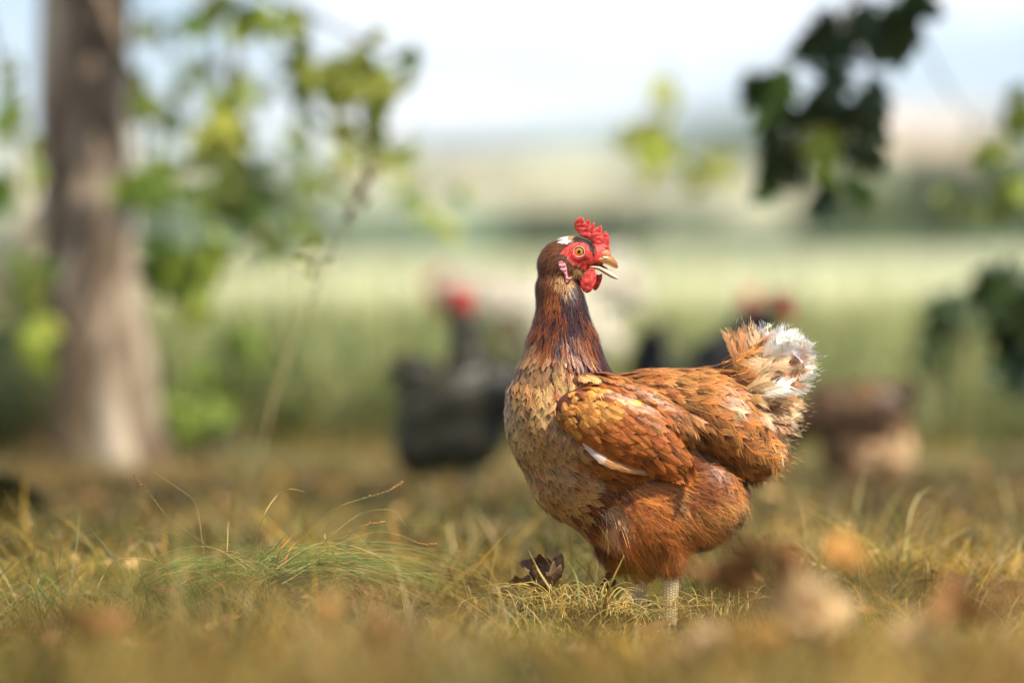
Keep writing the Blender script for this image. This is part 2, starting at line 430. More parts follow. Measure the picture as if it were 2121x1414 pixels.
def colours(names, rg, var=0.10):
    A = np.array([PALA[n] for n in names])          # n,3,3
    A = A * (1 + rg.normal(0, var, (len(names), 1, 1))) * (1 + rg.normal(0, 0.04, (len(names), 1, 3)))
    return A[:, 0], A[:, 1], A[:, 2]

hen = empty('hen', hp(1350, 1284), 'sharply focused brown hen looking back with open beak and white tail, standing on straw grass', 'hen')

BODY = [
 (1275, 905, 0, 205, 128, 118, 8), (1165, 870, -6, 116, 150, 104, -8), (1200, 985, 0, 120, 96, 92, 36), (1250, 1060, 0, 100, 62, 78, 38),
 (1425, 1020, 0, 112, 108, 100, 0), (1355, 1050, 34, 100, 112, 72, 10), (1290, 1070, 0, 62, 92, 74, -25),
 (1470, 862, 0, 122, 86, 98, 28), (1535, 915, 0, 72, 66, 72, 45), (1535, 800, 0, 78, 62, 40, -30), (1590, 765, 0, 60, 52, 26, -35),
 (1390, 830, 0, 150, 62, 74, 6), (1305, 840, 84, 135, 50, 40, 24), (1305, 840, -84, 135, 50, 40, 24),
 (1382, 1125, 52, 34, 58, 32, 0), (1318, 1140, -40, 40, 58, 32, -10), (1270, 1120, -45, 40, 50, 34, 10),
 (1166, 770, 0, 90, 78, 78, 0), (1166, 715, 0, 73, 75, 58, 0), (1164, 655, 0, 54, 66, 45, 0), (1156, 600, 0, 46, 56, 37, 0), (1170, 668, 8, 42, 90, 44, 8),
 (1165, 548, 0, 51, 50, 35, -8), (1190, 528, 0, 52, 38, 33, 8), (1218, 530, 0, 38, 27, 21, 12), (1192, 558, 0, 33, 30, 27, 0), (1238, 524, 0, 25, 19, 13, 20)]
hen_me = ellipsoid_body('body', BODY, 0.0019, hpa, smooth=5)
Vb, Tb, Nb = mesh_arrays(hen_me)
ub = Vb[:, 0] / S + 1060.5; vb = HOR - (Vb[:, 2] - CZ) / S; wb = -Vb[:, 1] / S
def cp(pts): return [(1000 + a / 3.535, 420 + b / 3.535) for a, b in pts]      # crop -> photo px
def cq(pts): return [(1160 + a / 7.857, 440 + b / 7.857) for a, b in pts]
FACE = cq([(-10, 690), (20, 640), (110, 545), (210, 490), (300, 470), (400, 500), (470, 540), (520, 600), (540, 440), (700, 430), (840, 560), (860, 700), (800, 830), (560, 830), (430, 870), (560, 960), (540, 1010), (420, 960), (330, 880), (200, 840), (130, 760), (90, 690)])
BROW = cq([(330, 410), (420, 395), (500, 450), (548, 600), (560, 660), (510, 610), (440, 520), (380, 470), (290, 455), (250, 470)])
face_v = in_poly(ub, vb, FACE) & ~in_poly(ub, vb, BROW)
fine = vnoise(ub * 3, vb * 3, 9); fine2 = vnoise(ub * 3 + 40, vb * 3 + wb, 4)
cb = np.tile(L(70, 36, 18), (len(Vb), 1))
cb[vb > 720] = L(110, 62, 30)
cb[(ub > 1450) & (vb < 880)] = L(170, 115, 65)
red = L(214, 62, 48)[None] * (0.55 + 0.7 * fine[:, None]); red = red * (1 - 0.35 * (fine2[:, None] > 0.7)) + 0.06 * (fine2[:, None] < 0.2)
cb[face_v] = red[face_v]; bv = in_poly(ub, vb, BROW); cb[bv] = L(24, 16, 14)
chk = (np.hypot((ub - 1211) / 12, (vb - 536) / 5) < 1) & face_v; cb[chk] = cb[chk] * .45
# wrinkles and eye socket of the bare face, as real relief
r_eye = np.hypot(ub - 1199.5, (vb - 521))
disp = np.zeros(len(Vb))
disp += face_v * (1.1 * (fine - 0.5) + 0.8 * (fine2 - 0.5) + 0.9 * np.exp(-((r_eye - 17) / 2.6) ** 2) - 0.7 * np.exp(-((r_eye - 22) / 2) ** 2) - 1.6 * np.exp(-(r_eye / 10) ** 2))
Vd = Vb + Nb * (disp * S)[:, None]
hen_me.vertices.foreach_set('co', Vd.ravel())
ca = hen_me.color_attributes.new('Col', 'FLOAT_COLOR', 'POINT'); cc = np.ones((len(Vb), 4), np.float32); cc[:, :3] = cb; ca.data.foreach_set('color', cc.ravel())
body = link('body', hen_me, hen, M_skin)
bvh = BVHTree.FromPolygons([tuple(v) for v in Vd.tolist()], [tuple(t) for t in Tb.tolist()])
def surf(u, v, side=1):
    """w of the near (side=1) surface under a pixel"""
    o = Vector(hp(u, v, 400 * side)); h = bvh.ray_cast(o, Vector((0, side, 0)))
    return (-h[0].y / S) if h[0] is not None else None

# control points: px, py, dx, dy, length, width, fluff, tilt, point, palette
CT = [
 (1160, 500, -1, .45, 13, 5, .3, .16, .3, 'headbrown'), (1190, 490, -1, .25, 12, 4.5, .3, .16, .3, 'tanpale'), (1180, 493, -1, .4, 12, 5, .3, .16, .3, 'white'),
 (1212, 500, .5, 1, 12, 4, .2, .12, .6, 'black'), (1222, 512, .5, 1, 12, 4, .2, .12, .6, 'black'), (1205, 497, -.5, .4, 10, 4, .2, .12, .6, 'black'),
 (1130, 530, -.6, .9, 17, 6, .3, .14, .6, 'headbrown'), (1112, 570, -.1, 1, 20, 6, .3, .14, .7, 'headbrown'), (1150, 545, -.4, .9, 16, 5.5, .3, .14, .6, 'headbrown'),
 (1170, 532, -1, .4, 9, 4, .4, .14, .5, 'headbrown'), (1184, 556, -.3, .8, 12, 3.2, .7, .2, .8, 'headbrown'), (1196, 560, -.4, .7, 11, 3, .7, .2, .8, 'hackletan'), (1190, 548, -.5, .6, 10, 3, .7, .2, .8, 'headbrown'),
 (1175, 580, 0, 1, 13, 5, .5, .14, .6, 'hackletan'), (1195, 580, .1, 1, 12, 5, .5, .14, .6, 'hackledk'), (1208, 600, .3, 1, 15, 5, .4, .14, .7, 'hackledk'), (1235, 545, -.3, .7, 7, 3, .5, .12, .8, 'headbrown'),
 (1115, 610, -.1, 1, 26, 7, .25, .13, .8, 'headbrown'), (1145, 610, -.1, 1, 26, 7, .25, .12, .8, 'hackle'), (1175, 615, .1, 1, 24, 7, .3, .13, .8, 'hackledk'),
 (1115, 660, -.25, 1, 36, 9, .25, .12, .8, 'hackle'), (1150, 655, -.1, 1, 36, 9, .2, .11, .9, 'hackle'), (1150, 655, -.1, 1, 36, 9, .2, .11, .9, 'hackledk'), (1190, 650, .12, 1, 38, 9, .2, .11, .9, 'hackledk'), (1220, 655, .35, 1, 40, 9, .2, .11, .9, 'hackle'), (1205, 640, .2, 1, 38, 9, .2, .11, .9, 'hackledk'),
 (1095, 705, -.3, 1, 38, 12, .25, .13, .7, 'hackletan'), (1130, 700, -.15, 1, 42, 11, .2, .12, .9, 'hackle'), (1165, 700, 0, 1, 46, 10, .2, .12, .95, 'hackledk'), (1165, 705, 0, 1, 46, 10, .2, .12, .95, 'hackle'), (1205, 700, .2, 1, 50, 10, .2, .12, 1, 'hackle'), (1235, 710, .3, 1, 50, 10, .2, .12, 1, 'hackledk'),
 (1225, 735, .2, 1, 48, 11, .2, .14, 1, 'hackledk'), (1245, 740, .3, 1, 44, 10, .2, .14, 1, 'hackledk'), (1200, 740, .08, 1, 44, 11, .25, .14, .9, 'hackle'),
 (1115, 735, -.2, 1, 38, 15, .35, .14, .5, 'hackletan'), (1085, 745, -.25, 1, 36, 17, .3, .14, .4, 'hackletan'), (1160, 745, .05, 1, 42, 16, .35, .14, .6, 'hackletan'),
 (1150, 775, .25, 1, 42, 24, .5, .2, .1, 'tuft'), (1180, 780, .2, 1, 40, 22, .5, .2, .1, 'tuft'), (1120, 790, .05, 1, 38, 24, .45, .18, .1, 'tuft'), (1145, 830, .2, 1, 38, 24, .45, .18, .1, 'tuft'),
 (1080, 785, -.15, 1, 36, 20, .13, .17, 0, 'tan'), (1055, 840, -.02, 1, 32, 19, .13, .17, 0, 'tanpale'), (1100, 850, .08, 1, 34, 21, .13, .17, 0, 'tan'), (1140, 890, .3, 1, 34, 22, .13, .17, 0, 'tanbrown'),
 (1060, 910, .1, 1, 32, 20, .13, .17, 0, 'tanpale'), (1100, 930, .3, 1, 34, 22, .13, .17, 0, 'tan'), (1150, 950, .6, .9, 36, 22, .13, .17, 0, 'tanbrown'), (1085, 980, .35, 1, 34, 21, .13, .17, 0, 'tanpale'),
 (1120, 1020, .7, .9, 36, 21, .13, .17, 0, 'tan'), (1180, 1000, .85, .7, 38, 21, .13, .17, 0, 'tanbrown'), (1210, 955, .9, .5, 38, 20, .35, .14, .2, 'brownor'), (1180, 1060, .85, .6, 42, 20, .13, .17, 0, 'tanbrown'), (1220, 1050, .85, .65, 44, 20, .45, .14, .3, 'rustdk'),
 (1270, 990, .95, .35, 44, 18, .6, .14, .4, 'rustdk'), (1350, 1000, 1, .25, 48, 16, .7, .15, .5, 'rust'), (1420, 985, 1, .2, 48, 16, .7, .15, .5, 'rustdk'), (1310, 1010, .9, .45, 50, 16, .7, .15, .5, 'rust'),
 (1230, 1100, .7, .9, 46, 17, .6, .15, .4, 'rustdk'), (1260, 1060, .3, 1, 58, 18, .7, .18, .4, 'tailbrown'), (1275, 1085, .35, 1, 60, 16, .8, .18, .5, 'rust'), (1300, 1060, .6, .8, 60, 18, .8, .18, .4, 'rust'),
 (1340, 1060, .8, .65, 58, 17, .8, .18, .4, 'rust'), (1390, 1050, .9, .5, 56, 18, .75, .18, .4, 'saddledk'), (1440, 1030, .9, .5, 54, 18, .75, .18, .4, 'saddle'), (1360, 1110, .4, .9, 48, 17, .8, .15, .4, 'rustdk'), (1400, 1110, .3, 1, 48, 18, .8, .16, .4, 'rust'),
 (1330, 1130, .4, 1, 46, 16, .8, .15, .4, 'rustdk'), (1385, 1150, .1, 1, 34, 13, .8, .12, .4, 'rustdk'), (1300, 1140, .3, 1, 44, 15, .8, .14, .4, 'rustdk'), (1260, 1140, .5, 1, 44, 14, .9, .16, .5, 'rustdk'),
 (1450, 1080, .5, .9, 52, 24, .75, .2, .2, 'rust'), (1490, 1060, .5, .9, 52, 24, .75, .2, .2, 'saddle'), (1500, 1010, .8, .6, 50, 20, .75, .18, .3, 'saddle'), (1440, 1130, .2, 1, 46, 18, .85, .18, .4, 'rustdk'), (1480, 1110, .4, 1, 46, 20, .85, .2, .4, 'fluffdk'),
 (1525, 1070, .7, .75, 44, 16, .95, .28, .5, 'fluffdk'), (1545, 1030, .9, .4, 44, 16, 1, .3, .5, 'fluffdk'), (1545, 990, 1, .1, 44, 16, 1, .3, .5, 'fluffdk'), (1515, 1040, .8, .6, 48, 18, .85, .25, .4, 'fluffdk'),
 (1250, 790, .9, .4, 42, 18, .35, .13, .2, 'brownor'), (1290, 790, 1, .25, 46, 20, .3, .13, .2, 'saddledk'), (1210, 800, .8, .5, 38, 18, .3, .14, .2, 'wingback'), (1330, 785, 1, .25, 48, 22, .35, .14, .2, 'saddle'), (1350, 815, .95, .45, 46, 20, .35, .13, .2, 'saddledk'),
 (1380, 785, 1, .2, 50, 26, .35, .15, .1, 'saddle'), (1430, 785, 1, .15, 52, 28, .35, .16, .05, 'saddle'), (1400, 840, .9, .55, 50, 26, .4, .15, .1, 'saddle'), (1450, 830, .9, .45, 56, 30, .4, .16, .05, 'saddle'), (1480, 780, 1, -.05, 54, 30, .4, .16, .05, 'saddle'),
 (1440, 890, .75, .8, 58, 28, .45, .15, .1, 'saddledk'), (1490, 880, .7, .75, 62, 34, .45, .16, .05, 'saddle'), (1470, 940, .6, .85, 58, 28, .5, .14, .1, 'saddledk'), (1530, 870, .8, .6, 62, 34, .45, .18, .05, 'saddle'), (1520, 940, .65, .8, 62, 32, .5, .16, .05, 'saddledk'),
 (1560, 910, .8, .6, 60, 32, .5, .2, .05, 'saddle'), (1580, 950, .85, .5, 52, 28, .5, .22, .05, 'saddledk'), (1545, 970, .7, .6, 50, 26, .55, .2, .1, 'rustdk'),
 (1520, 790, .9, -.1, 60, 32, .45, .18, .05, 'tailtan'), (1560, 820, 1, .1, 64, 34, .45, .2, .05, 'tailtan'), (1550, 760, .8, -.5, 62, 32, .5, .2, .05, 'tailbrown'), (1590, 790, .9, -.2, 60, 32, .5, .2, .05, 'tailtan'), (1600, 745, .8, -.6, 56, 30, .6, .2, .05, 'white'),
]
def plumage(P, N, CT, xf_inv_uv, flip, rg, scale_is_hen=True, fac=0.36, cell=0.02, nmax=99999, reject=None):
    """choose growth direction, size and colour of feathers at candidate points from the control points"""
    uv = xf_inv_uv(P); C = np.array([c_[:2] for c_ in CT], float); A = np.array([c_[2:9] for c_ in CT], float)
    A[:, :2] /= np.linalg.norm(A[:, :2], axis=1)[:, None]
    d2 = ((uv[:, None] - C[None]) ** 2).sum(2); eps = np.where(uv[:, 1] < 615, 60, 600)[:, None] if scale_is_hen else 400; Wt = 1 / (d2 + eps) ** 1.7; Wt /= Wt.sum(1)[:, None]
    Wc = 1 / (d2 + np.where(uv[:, 1] < 615, 12, 250)[:, None]) ** np.where(uv[:, 1] < 615, 1.9, 2.5)[:, None]; Wc /= Wc.sum(1)[:, None]
    I = Wt @ A
    cum = np.cumsum(Wc, 1); pick = (cum < rg.random((len(P), 1))).sum(1).clip(0, len(CT) - 1)
    sz = np.sqrt(I[:, 2] * I[:, 3])
    return uv, I, pick, sz

def inv_uv(P): return np.stack([P[:, 0] / S + 1060.5, HOR - (P[:, 2] - CZ) / S], 1)

def conform(P, N, D, Ln, tilt, tree_):
    """aim every feather along the surface under it instead of through it"""
    D = D - N * (D * N).sum(1)[:, None]; D = D / (np.linalg.norm(D, axis=1)[:, None] + 1e-9); out_ = D.copy()
    for i in range(len(P)):
        best = None
        for fr in (.55, 1.0):
            q, nn, _, _ = tree_.find_nearest(Vector(P[i] + D[i] * Ln[i] * fr))
            if q is None: continue
            h = (np.array(q) + np.array(nn) * Ln[i] * fr * tilt[i] * .25 - P[i]); a_ = h.dot(N[i]) / (Ln[i] * fr)
            best = a_ if best is None else max(best, a_)
        if best is not None: out_[i] = D[i] + N[i] * np.clip(best, -.45, .6)
    out_ /= np.linalg.norm(out_, axis=1)[:, None]
    Sd = np.cross(D, N); N2 = np.cross(Sd, out_); N2 /= np.linalg.norm(N2, axis=1)[:, None]
    return out_, N2

def grow(P, N, CT, rg, scale=S, inv=inv_uv, dirfun=None, fac=0.36, mask=None, tractfun=None, K=8, tree_=None):
    uv, I, pick, sz = plumage(P, N, CT, inv, 1, rg, scale_is_hen=(inv is inv_uv))
    if mask is not None:
        m = mask(uv, P); P, N, uv, I, pick, sz = P[m], N[m], uv[m], I[m], pick[m], sz[m]
    fac = fac * np.where((I[:, 3] > 16) & (I[:, 4] < .55), 1.22, 1) * np.where(I[:, 4] > .6, .9, 1)
    if inv is inv_uv: fac = fac * np.where(P[:, 1] > .012, 1.7, 1)
    kp = poisson(P, sz * fac * scale, ((sz * fac).max() * scale) * 1.001)
    P, N, uv, I, pick = P[kp], N[kp], uv[kp], I[kp], pick[kp]
    ang = rg.normal(0, 0.09, len(P)) * (0.5 + I[:, 4]) + .22 * (vnoise(uv[:, 0], uv[:, 1], 26) - .5) * (.5 + I[:, 4]); ca, sa = np.cos(ang), np.sin(ang)
    dx = I[:, 0] * ca - I[:, 1] * sa; dy = I[:, 0] * sa + I[:, 1] * ca
    D = np.stack([dx, np.zeros(len(P)), -dy], 1) if dirfun is None else dirfun(dx, dy)
    # order so that names index arrays
    names = [CT[i][9] for i in pick]
    if inv is inv_uv: names = [('headbrown' if v_ < 600 else 'hackle' if v_ < 760 else 'saddle') if (nm == 'white' and not (v_ < 502 or u_ > 1565)) else nm for nm, (u_, v_) in zip(names, uv)]
    cr, ct, ce = colours(names, rg, .055)
    patch = (.80 + .40 * vnoise(uv[:, 0] + 77, uv[:, 1] * .7 + 31, 24))[:, None]; cr, ct, ce = cr * patch, ct * patch, ce * patch
    lm = rg.uniform(0.85, 1.15, len(P))
    if tree_ is not None: D, N = conform(P, N, D, I[:, 2] * lm * scale, I[:, 5], tree_)
    return dict(P=P, N=N, D=D, L=I[:, 2] * lm * scale, W=I[:, 3] * scale * rg.uniform(0.9, 1.15, len(P)) * np.where(I[:, 3] > 15, 1.22, 1), fl=I[:, 4], tilt=I[:, 5] * rg.uniform(0.9, 1.6, len(P)) * (1 + I[:, 4] * 1.6 * (vnoise(uv[:, 0] * 1.0 + 9, uv[:, 1] * .6 + 4, 17) - .35)), pt=I[:, 6], cr=cr, ct=ct, ce=ce, uv=uv)

def make_tract(name, d, sel, parent, K, rg, drop=0.35):
    if sel.sum() == 0: return None
    P = d['P'][sel] - d['N'][sel] * 0.0006
    V, F, C = feathers(P, d['D'][sel], d['N'][sel], d['L'][sel], d['W'][sel], d['cr'][sel], d['ct'][sel], d['ce'][sel], d['fl'][sel], d['tilt'][sel], K=K, point=d['pt'][sel], drop=drop, rg=rg)
    o = link(name, mesh(name, V, F, C, smooth=False), parent, M_feather); tag(o, kind='stuff'); return o

WING = [(1150, 838), (1165, 805), (1200, 790), (1250, 800), (1310, 825), (1370, 870), (1415, 925), (1425, 955), (1395, 968), (1330, 975), (1270, 955), (1215, 915), (1165, 870)]
P, N = scatter(Vd, Tb, Nb, 90000, rng)
def hen_mask(uv, P):
    x, y = uv[:, 0], uv[:, 1]
    m = ~in_poly(x, y, FACE) | in_poly(x, y, BROW)
    m &= ~((x > 1240) & (y < 560))
    wi = in_poly(x, y, [(a * 0.86 + 1285 * 0.14, b * 0.86 + 890 * 0.14) for a, b in WING])
    m &= ~wi
    m &= ~((y > 1165))
    return m
d = grow(P, N, CT, rng, mask=hen_mask, tree_=bvh)
u_, v_ = d['uv'][:, 0], d['uv'][:, 1]
head = (v_ < 600); neck = (~head) & (v_ < 760) & (u_ < 1290)
tailc = (~head) & (~neck) & (u_ > 1500) & (v_ < 850)
saddle = (~head) & (~neck) & (~tailc) & (((u_ > 1290) & (v_ < 870)) | ((u_ > 1425) & (v_ < 985)))
breast = (~head) & (~neck) & (~tailc) & (~saddle) & ((u_ < 1215 + (v_ - 850) * 0.1) & (v_ < 1085))
fluffy = ~(head | neck | tailc | saddle | breast)
make_tract('head_feathers', d, head, body, 7, rng); make_tract('hackle_feathers', d, neck, body, 12, rng)
make_tract('breast_feathers', d, breast, body, 15, rng); make_tract('saddle_feathers', d, saddle, body, 22, rng)
make_tract('fluff_feathers', d, fluffy, body, 20, rng); make_tract('tail_coverts', d, tailc, body, 22, rng)

def strands(name, d, sel, parent, per, rg, ln=1.0, wd=.00016, spread=.16, lift=.16, bright=1.0, wave=.1):
    """fine loose barbs lying over the plumage"""
    i = np.repeat(np.nonzero(sel)[0], per); n = len(i)
    if n == 0: return
    N = d['N'][i]; D = d['D'][i]; D = D - N * (D * N).sum(1)[:, None]; D /= np.linalg.norm(D, axis=1)[:, None] + 1e-9; Sd = np.cross(D, N)
    a = rg.normal(0, spread, n); D2 = D * np.cos(a)[:, None] + Sd * np.sin(a)[:, None]; S2 = np.cross(D2, N)
    L_ = d['L'][i] * ln * rg.uniform(.5, 1.15, n); P0 = d['P'][i] + Sd * (rg.uniform(-.5, .5, n) * d['W'][i])[:, None] + D * (rg.uniform(.1, .7, n) * d['L'][i])[:, None] + N * (.0008 + d['L'][i] * .05)[:, None]
    seg = 4; t = np.linspace(0, 1, seg + 1)[None, :, None]; lf = (lift * rg.uniform(.1, 1.2, n))[:, None, None]; cv = rg.normal(0, wave, n)[:, None, None]; LL = L_[:, None, None]
    Q = P0[:, None] + D2[:, None] * t * LL + N[:, None] * (lf * (t - .9 * t * t)) * LL + S2[:, None] * cv * t * t * LL
    w_ = wd * (1 - .75 * t[..., 0]) * rg.uniform(.6, 1.4, (n, 1)); A = Q + S2[:, None] * w_[..., None]; B = Q - S2[:, None] * w_[..., None]
    V = np.stack([A, B], 2).reshape(-1, 3); m = rg.random((n, 1)); c0 = (d['ct'][i] * (1 - m) + d['ce'][i] * m) * bright * (1 + rg.normal(0, .15, (n, 1)))
    C = np.clip(c0, .004, .95)[:, None].repeat((seg + 1) * 2, 1).reshape(-1, 3)
    F = (np.arange(n)[:, None, None] * (seg + 1) * 2 + (np.arange(seg) * 2)[None, :, None] + np.array([0, 1, 3, 2])[None, None]).reshape(-1, 4)
    tag(link(name, mesh(name, V, F, C, smooth=False), parent, M_feather), kind='stuff')
nearside = d['P'][:, 1] < .03
strands('loose_barbs', d, fluffy & nearside & (d['fl'] > .5), body, 15, rng, ln=1.1, spread=.18, lift=.2, wave=.18, wd=.00018, bright=1.15)  # barbs brightened, golden highlights of the fluff put into their colour
strands('loose_barbs', d, fluffy & nearside & (u_ > 1490), body, 16, rng, ln=1.0, spread=.35, lift=.35, wave=.2)
strands('loose_barbs', d, saddle & (u_ < 1540) & nearside, body, 5, rng, ln=.6, wd=.00016, spread=.25, lift=.12, bright=1.08)
strands('loose_barbs', d, breast & nearside, body, 2, rng, ln=.5, spread=.3, lift=.14, bright=1.05)
strands('loose_barbs', d, neck & nearside, body, 5, rng, ln=.7, wd=.00014, spread=.12, lift=.1)
strands('loose_barbs', d, head & nearside, body, 4, rng, ln=.8, wd=.00010, spread=.2, lift=.16)

# wing: a folded shell on the near side (and its twin on the far side)
def wing(side):
    rg = np.random.default_rng(20)
    wdeep = 138
    W_items = [(1275, 880, side * (wdeep - 12), 126, 66, 26, 27), (1345, 922, side * (wdeep - 20), 84, 50, 22, 32), (1200, 850, side * (wdeep - 14), 52, 46, 20, 20), (1290, 850, side * (wdeep - 22), 110, 42, 22, 24)]
    me = ellipsoid_body('wing', W_items, 0.002, hpa, smooth=8)
    V_, T_, N_ = mesh_arrays(me)
    ca = me.color_attributes.new('Col', 'FLOAT_COLOR', 'POINT'); c4 = np.ones((len(V_), 4), np.float32); c4[:, :3] = L(90, 44, 18); ca.data.foreach_set('color', c4.ravel())
    wo = link('wing', me, body, M_skin)
    CW = [
     (1165, 835, .35, 1, 15, 14, .12, .14, 0, 'wingfront'), (1180, 815, .8, .6, 16, 15, .12, .14, 0, 'wingfront'), (1175, 855, .6, .9, 17, 15, .12, .14, 0, 'wingfront'), (1215, 815, .9, .5, 20, 16, .15, .13, 0, 'wingfront'),
     (1215, 845, .85, .6, 24, 19, .12, .14, 0, 'wingfront'), (1195, 885, .75, .8, 24, 18, .12, .13, 0, 'wing'), (1240, 830, .9, .5, 26, 16, .15, .12, .1, 'wingfront'), (1245, 875, .85, .6, 34, 21, .12, .13, 0, 'wing'),
     (1230, 905, .8, .7, 32, 18, .2, .12, 0, 'wing'), (1280, 850, .85, .55, 34, 14, .22, .12, .3, 'wing'), (1290, 890, .85, .6, 38, 16, .15, .12, .1, 'wing'), (1280, 930, .85, .6, 38, 17, .15, .1, .1, 'wingback'),
     (1330, 880, .85, .6, 38, 13, .2, .11, .3, 'wingback'), (1330, 920, .85, .6, 40, 15, .12, .11, .1, 'wing'), (1320, 950, .85, .5, 42, 17, .12, .1, .1, 'wingback'), (1370, 910, .8, .65, 42, 13, .15, .1, .3, 'wingback'),
     (1370, 950, .75, .65, 44, 15, .12, .1, .2, 'wingback'), (1400, 940, .7, .7, 42, 13, .15, .1, .3, 'wingback'), (1310, 845, .9, .45, 38, 15, .3, .12, .2, 'brownor'), (1250, 805, .95, .35, 34, 16, .3, .12, .1, 'wingback'), (1190, 795, .9, .3, 26, 14, .3, .13, .1, 'wingback')]
    P_, Nn = scatter(V_, T_, N_, 16000, rg); m = (-P_[:, 1] * side) / S > (wdeep - 34); P_, Nn = P_[m], Nn[m]
    for_ = [(a, b, c, e, L_ * 1.15, W_ * 1.2, f_, t_ * 1.15, p_, n_) for (a, b, c, e, L_, W_, f_, t_, p_, n_) in CW]; dd = grow(P_, Nn, for_, rg, fac=0.42, tree_=BVHTree.FromPolygons(V_.tolist(), T_.tolist()))
    make_tract('wing_coverts', dd, np.ones(len(dd['P']), bool), wo, 11, rg, drop=0.5)
    # long flight feathers showing below the coverts
    PF = [((1198, 893), (1252, 948), (1336, 972), 20, 'tailbrown', 2), ((1205, 905), (1258, 952), (1352, 976), 18, 'tailbrown', -6), ((1290, 950), (1345, 970), (1404, 971), 12, 'hackledk', -8), ((1300, 948), (1350, 962), (1415, 960), 12, 'rustdk', -4)]
    for (a_, b_, c_, wd, pal, dw) in PF:
        ww = side * (wdeep + dw)
        Q = spline([hp(*a_, ww * 0.93), hp(*b_, ww), hp(*c_, ww * 0.93)], 34)
        T_q = np.gradient(Q, axis=0); T_q /= np.linalg.norm(T_q, axis=1)[:, None]
        nrm = np.array([0, -side, 0.25]); nrm = nrm / np.linalg.norm(nrm)
        Sd = np.cross(T_q, nrm); Sd /= np.linalg.norm(Sd, axis=1)[:, None]
        t = np.linspace(0, 1, 34); pr = np.minimum(1, t / 0.2) ** .6 * np.sqrt(np.clip(1 - np.clip((t - .8) / .21, 0, 1) ** 2, 0.02, 1))
        hw = wd * S / 2 * pr; rows = 9; V2 = []; C2 = []
        col = PALA[pal]
        for i in range(34):
            for k in range(rows):
                s_ = (k / (rows - 1)) * 2 - 1; jag = 1 + 0.06 * rg.normal() * (abs(s_) > .9)
                V2.append(Q[i] + Sd[i] * hw[i] * s_ * jag - nrm * 0.0016 * s_ * s_ + nrm * 0.00012 * ((i + k) % 2))
                cl = col[1] * (1 + 0.10 * math.sin(i * 2.1 + abs(s_) * 4) * rg.random()); cl = cl * (0.55 if abs(s_) < .1 else 1)
                if dw == 2 and t[i] < .5: cl = cl * .5 + PALA['white'][1] * .4
                if t[i] > .95: cl = L(150, 140, 128)
                C2.append(cl)
        F2 = np.array([(i * rows + k, i * rows + k + 1, (i + 1) * rows + k + 1, (i + 1) * rows + k) for i in range(33) for k in range(rows - 1)])
        link('flight_feather', mesh('flight_feather', np.array(V2), F2, np.array(C2)), wo, M_feather)
wing(1); wing(-1)

# tail: big single plumes, each its own feather: base px, tip px, width, depth, curl, palette, fluff
TAIL = [
 ((1530, 800), (1545, 685), 34, 10, .10, 'tailbrown', .5), ((1525, 790), (1534, 678), 20, 24, -.25, 'tailbrown', .4), ((1540, 800), (1580, 684), 44, 4, .05, 'tailtan', .6), ((1550, 800), (1612, 686), 50, -4, .05, 'white', .28),
 ((1555, 805), (1640, 690), 52, 0, .02, 'white', .28), ((1560, 810), (1665, 700), 54, 8, .05, 'white', .3), ((1565, 810), (1682, 728), 52, 2, .0, 'white', .3), ((1565, 815), (1684, 752), 50, 12, -.04, 'white', .28),
 ((1560, 820), (1672, 780), 46, -6, .05, 'white', .6), ((1555, 795), (1625, 705), 40, -26, .05, 'white', .28), ((1560, 795), (1655, 715), 42, -30, .05, 'white', .28),
 ((1545, 800), (1640, 735), 34, 28, .16, 'tailtan', .4), ((1540, 805), (1600, 740), 32, 34, .2, 'tailtan', .4), ((1550, 820), (1655, 765), 46, 26, .22, 'tailbrown', .35), ((1545, 830), (1640, 775), 44, 36, .25, 'white', .3),
 ((1555, 840), (1658, 805), 50, 22, .14, 'tailbrown', .3), ((1550, 845), (1625, 800), 34, 38, .28, 'tailtan', .35), ((1560, 850), (1664, 835), 46, 14, -.12, 'tailtan', .25), ((1555, 860), (1662, 862), 46, 20, -.18, 'tailtan', .25),
 ((1555, 865), (1655, 885), 44, 10, -.22, 'tailtan', .25), ((1550, 870), (1640, 895), 32, 24, -.2, 'tailbrown', .3), ((1560, 880), (1625, 905), 28, 18, -.3, 'tailtan', .3), ((1545, 855), (1610, 860), 34, 40, .2, 'tailtan', .4),
 ((1560, 915), (1638, 938), 24, 12, -.25, 'tailbrown', .3), ((1550, 920), (1620, 950), 26, 24, -.2, 'rust', .35), ((1545, 930), (1612, 975), 28, 26, -.15, 'saddle', .4), ((1530, 950), (1600, 990), 28, 22, -.15, 'rust', .45), ((1525, 820), (1590, 815), 34, 46, .1, 'tailbrown', .4), ((1515, 800), (1575, 770), 32, 42, .15, 'saddle', .4),
 ((1510, 835), (1570, 850), 34, 52, .1, 'saddle', .4), ((1535, 815), (1600, 775), 34, 48, .2, 'tailtan', .4)]
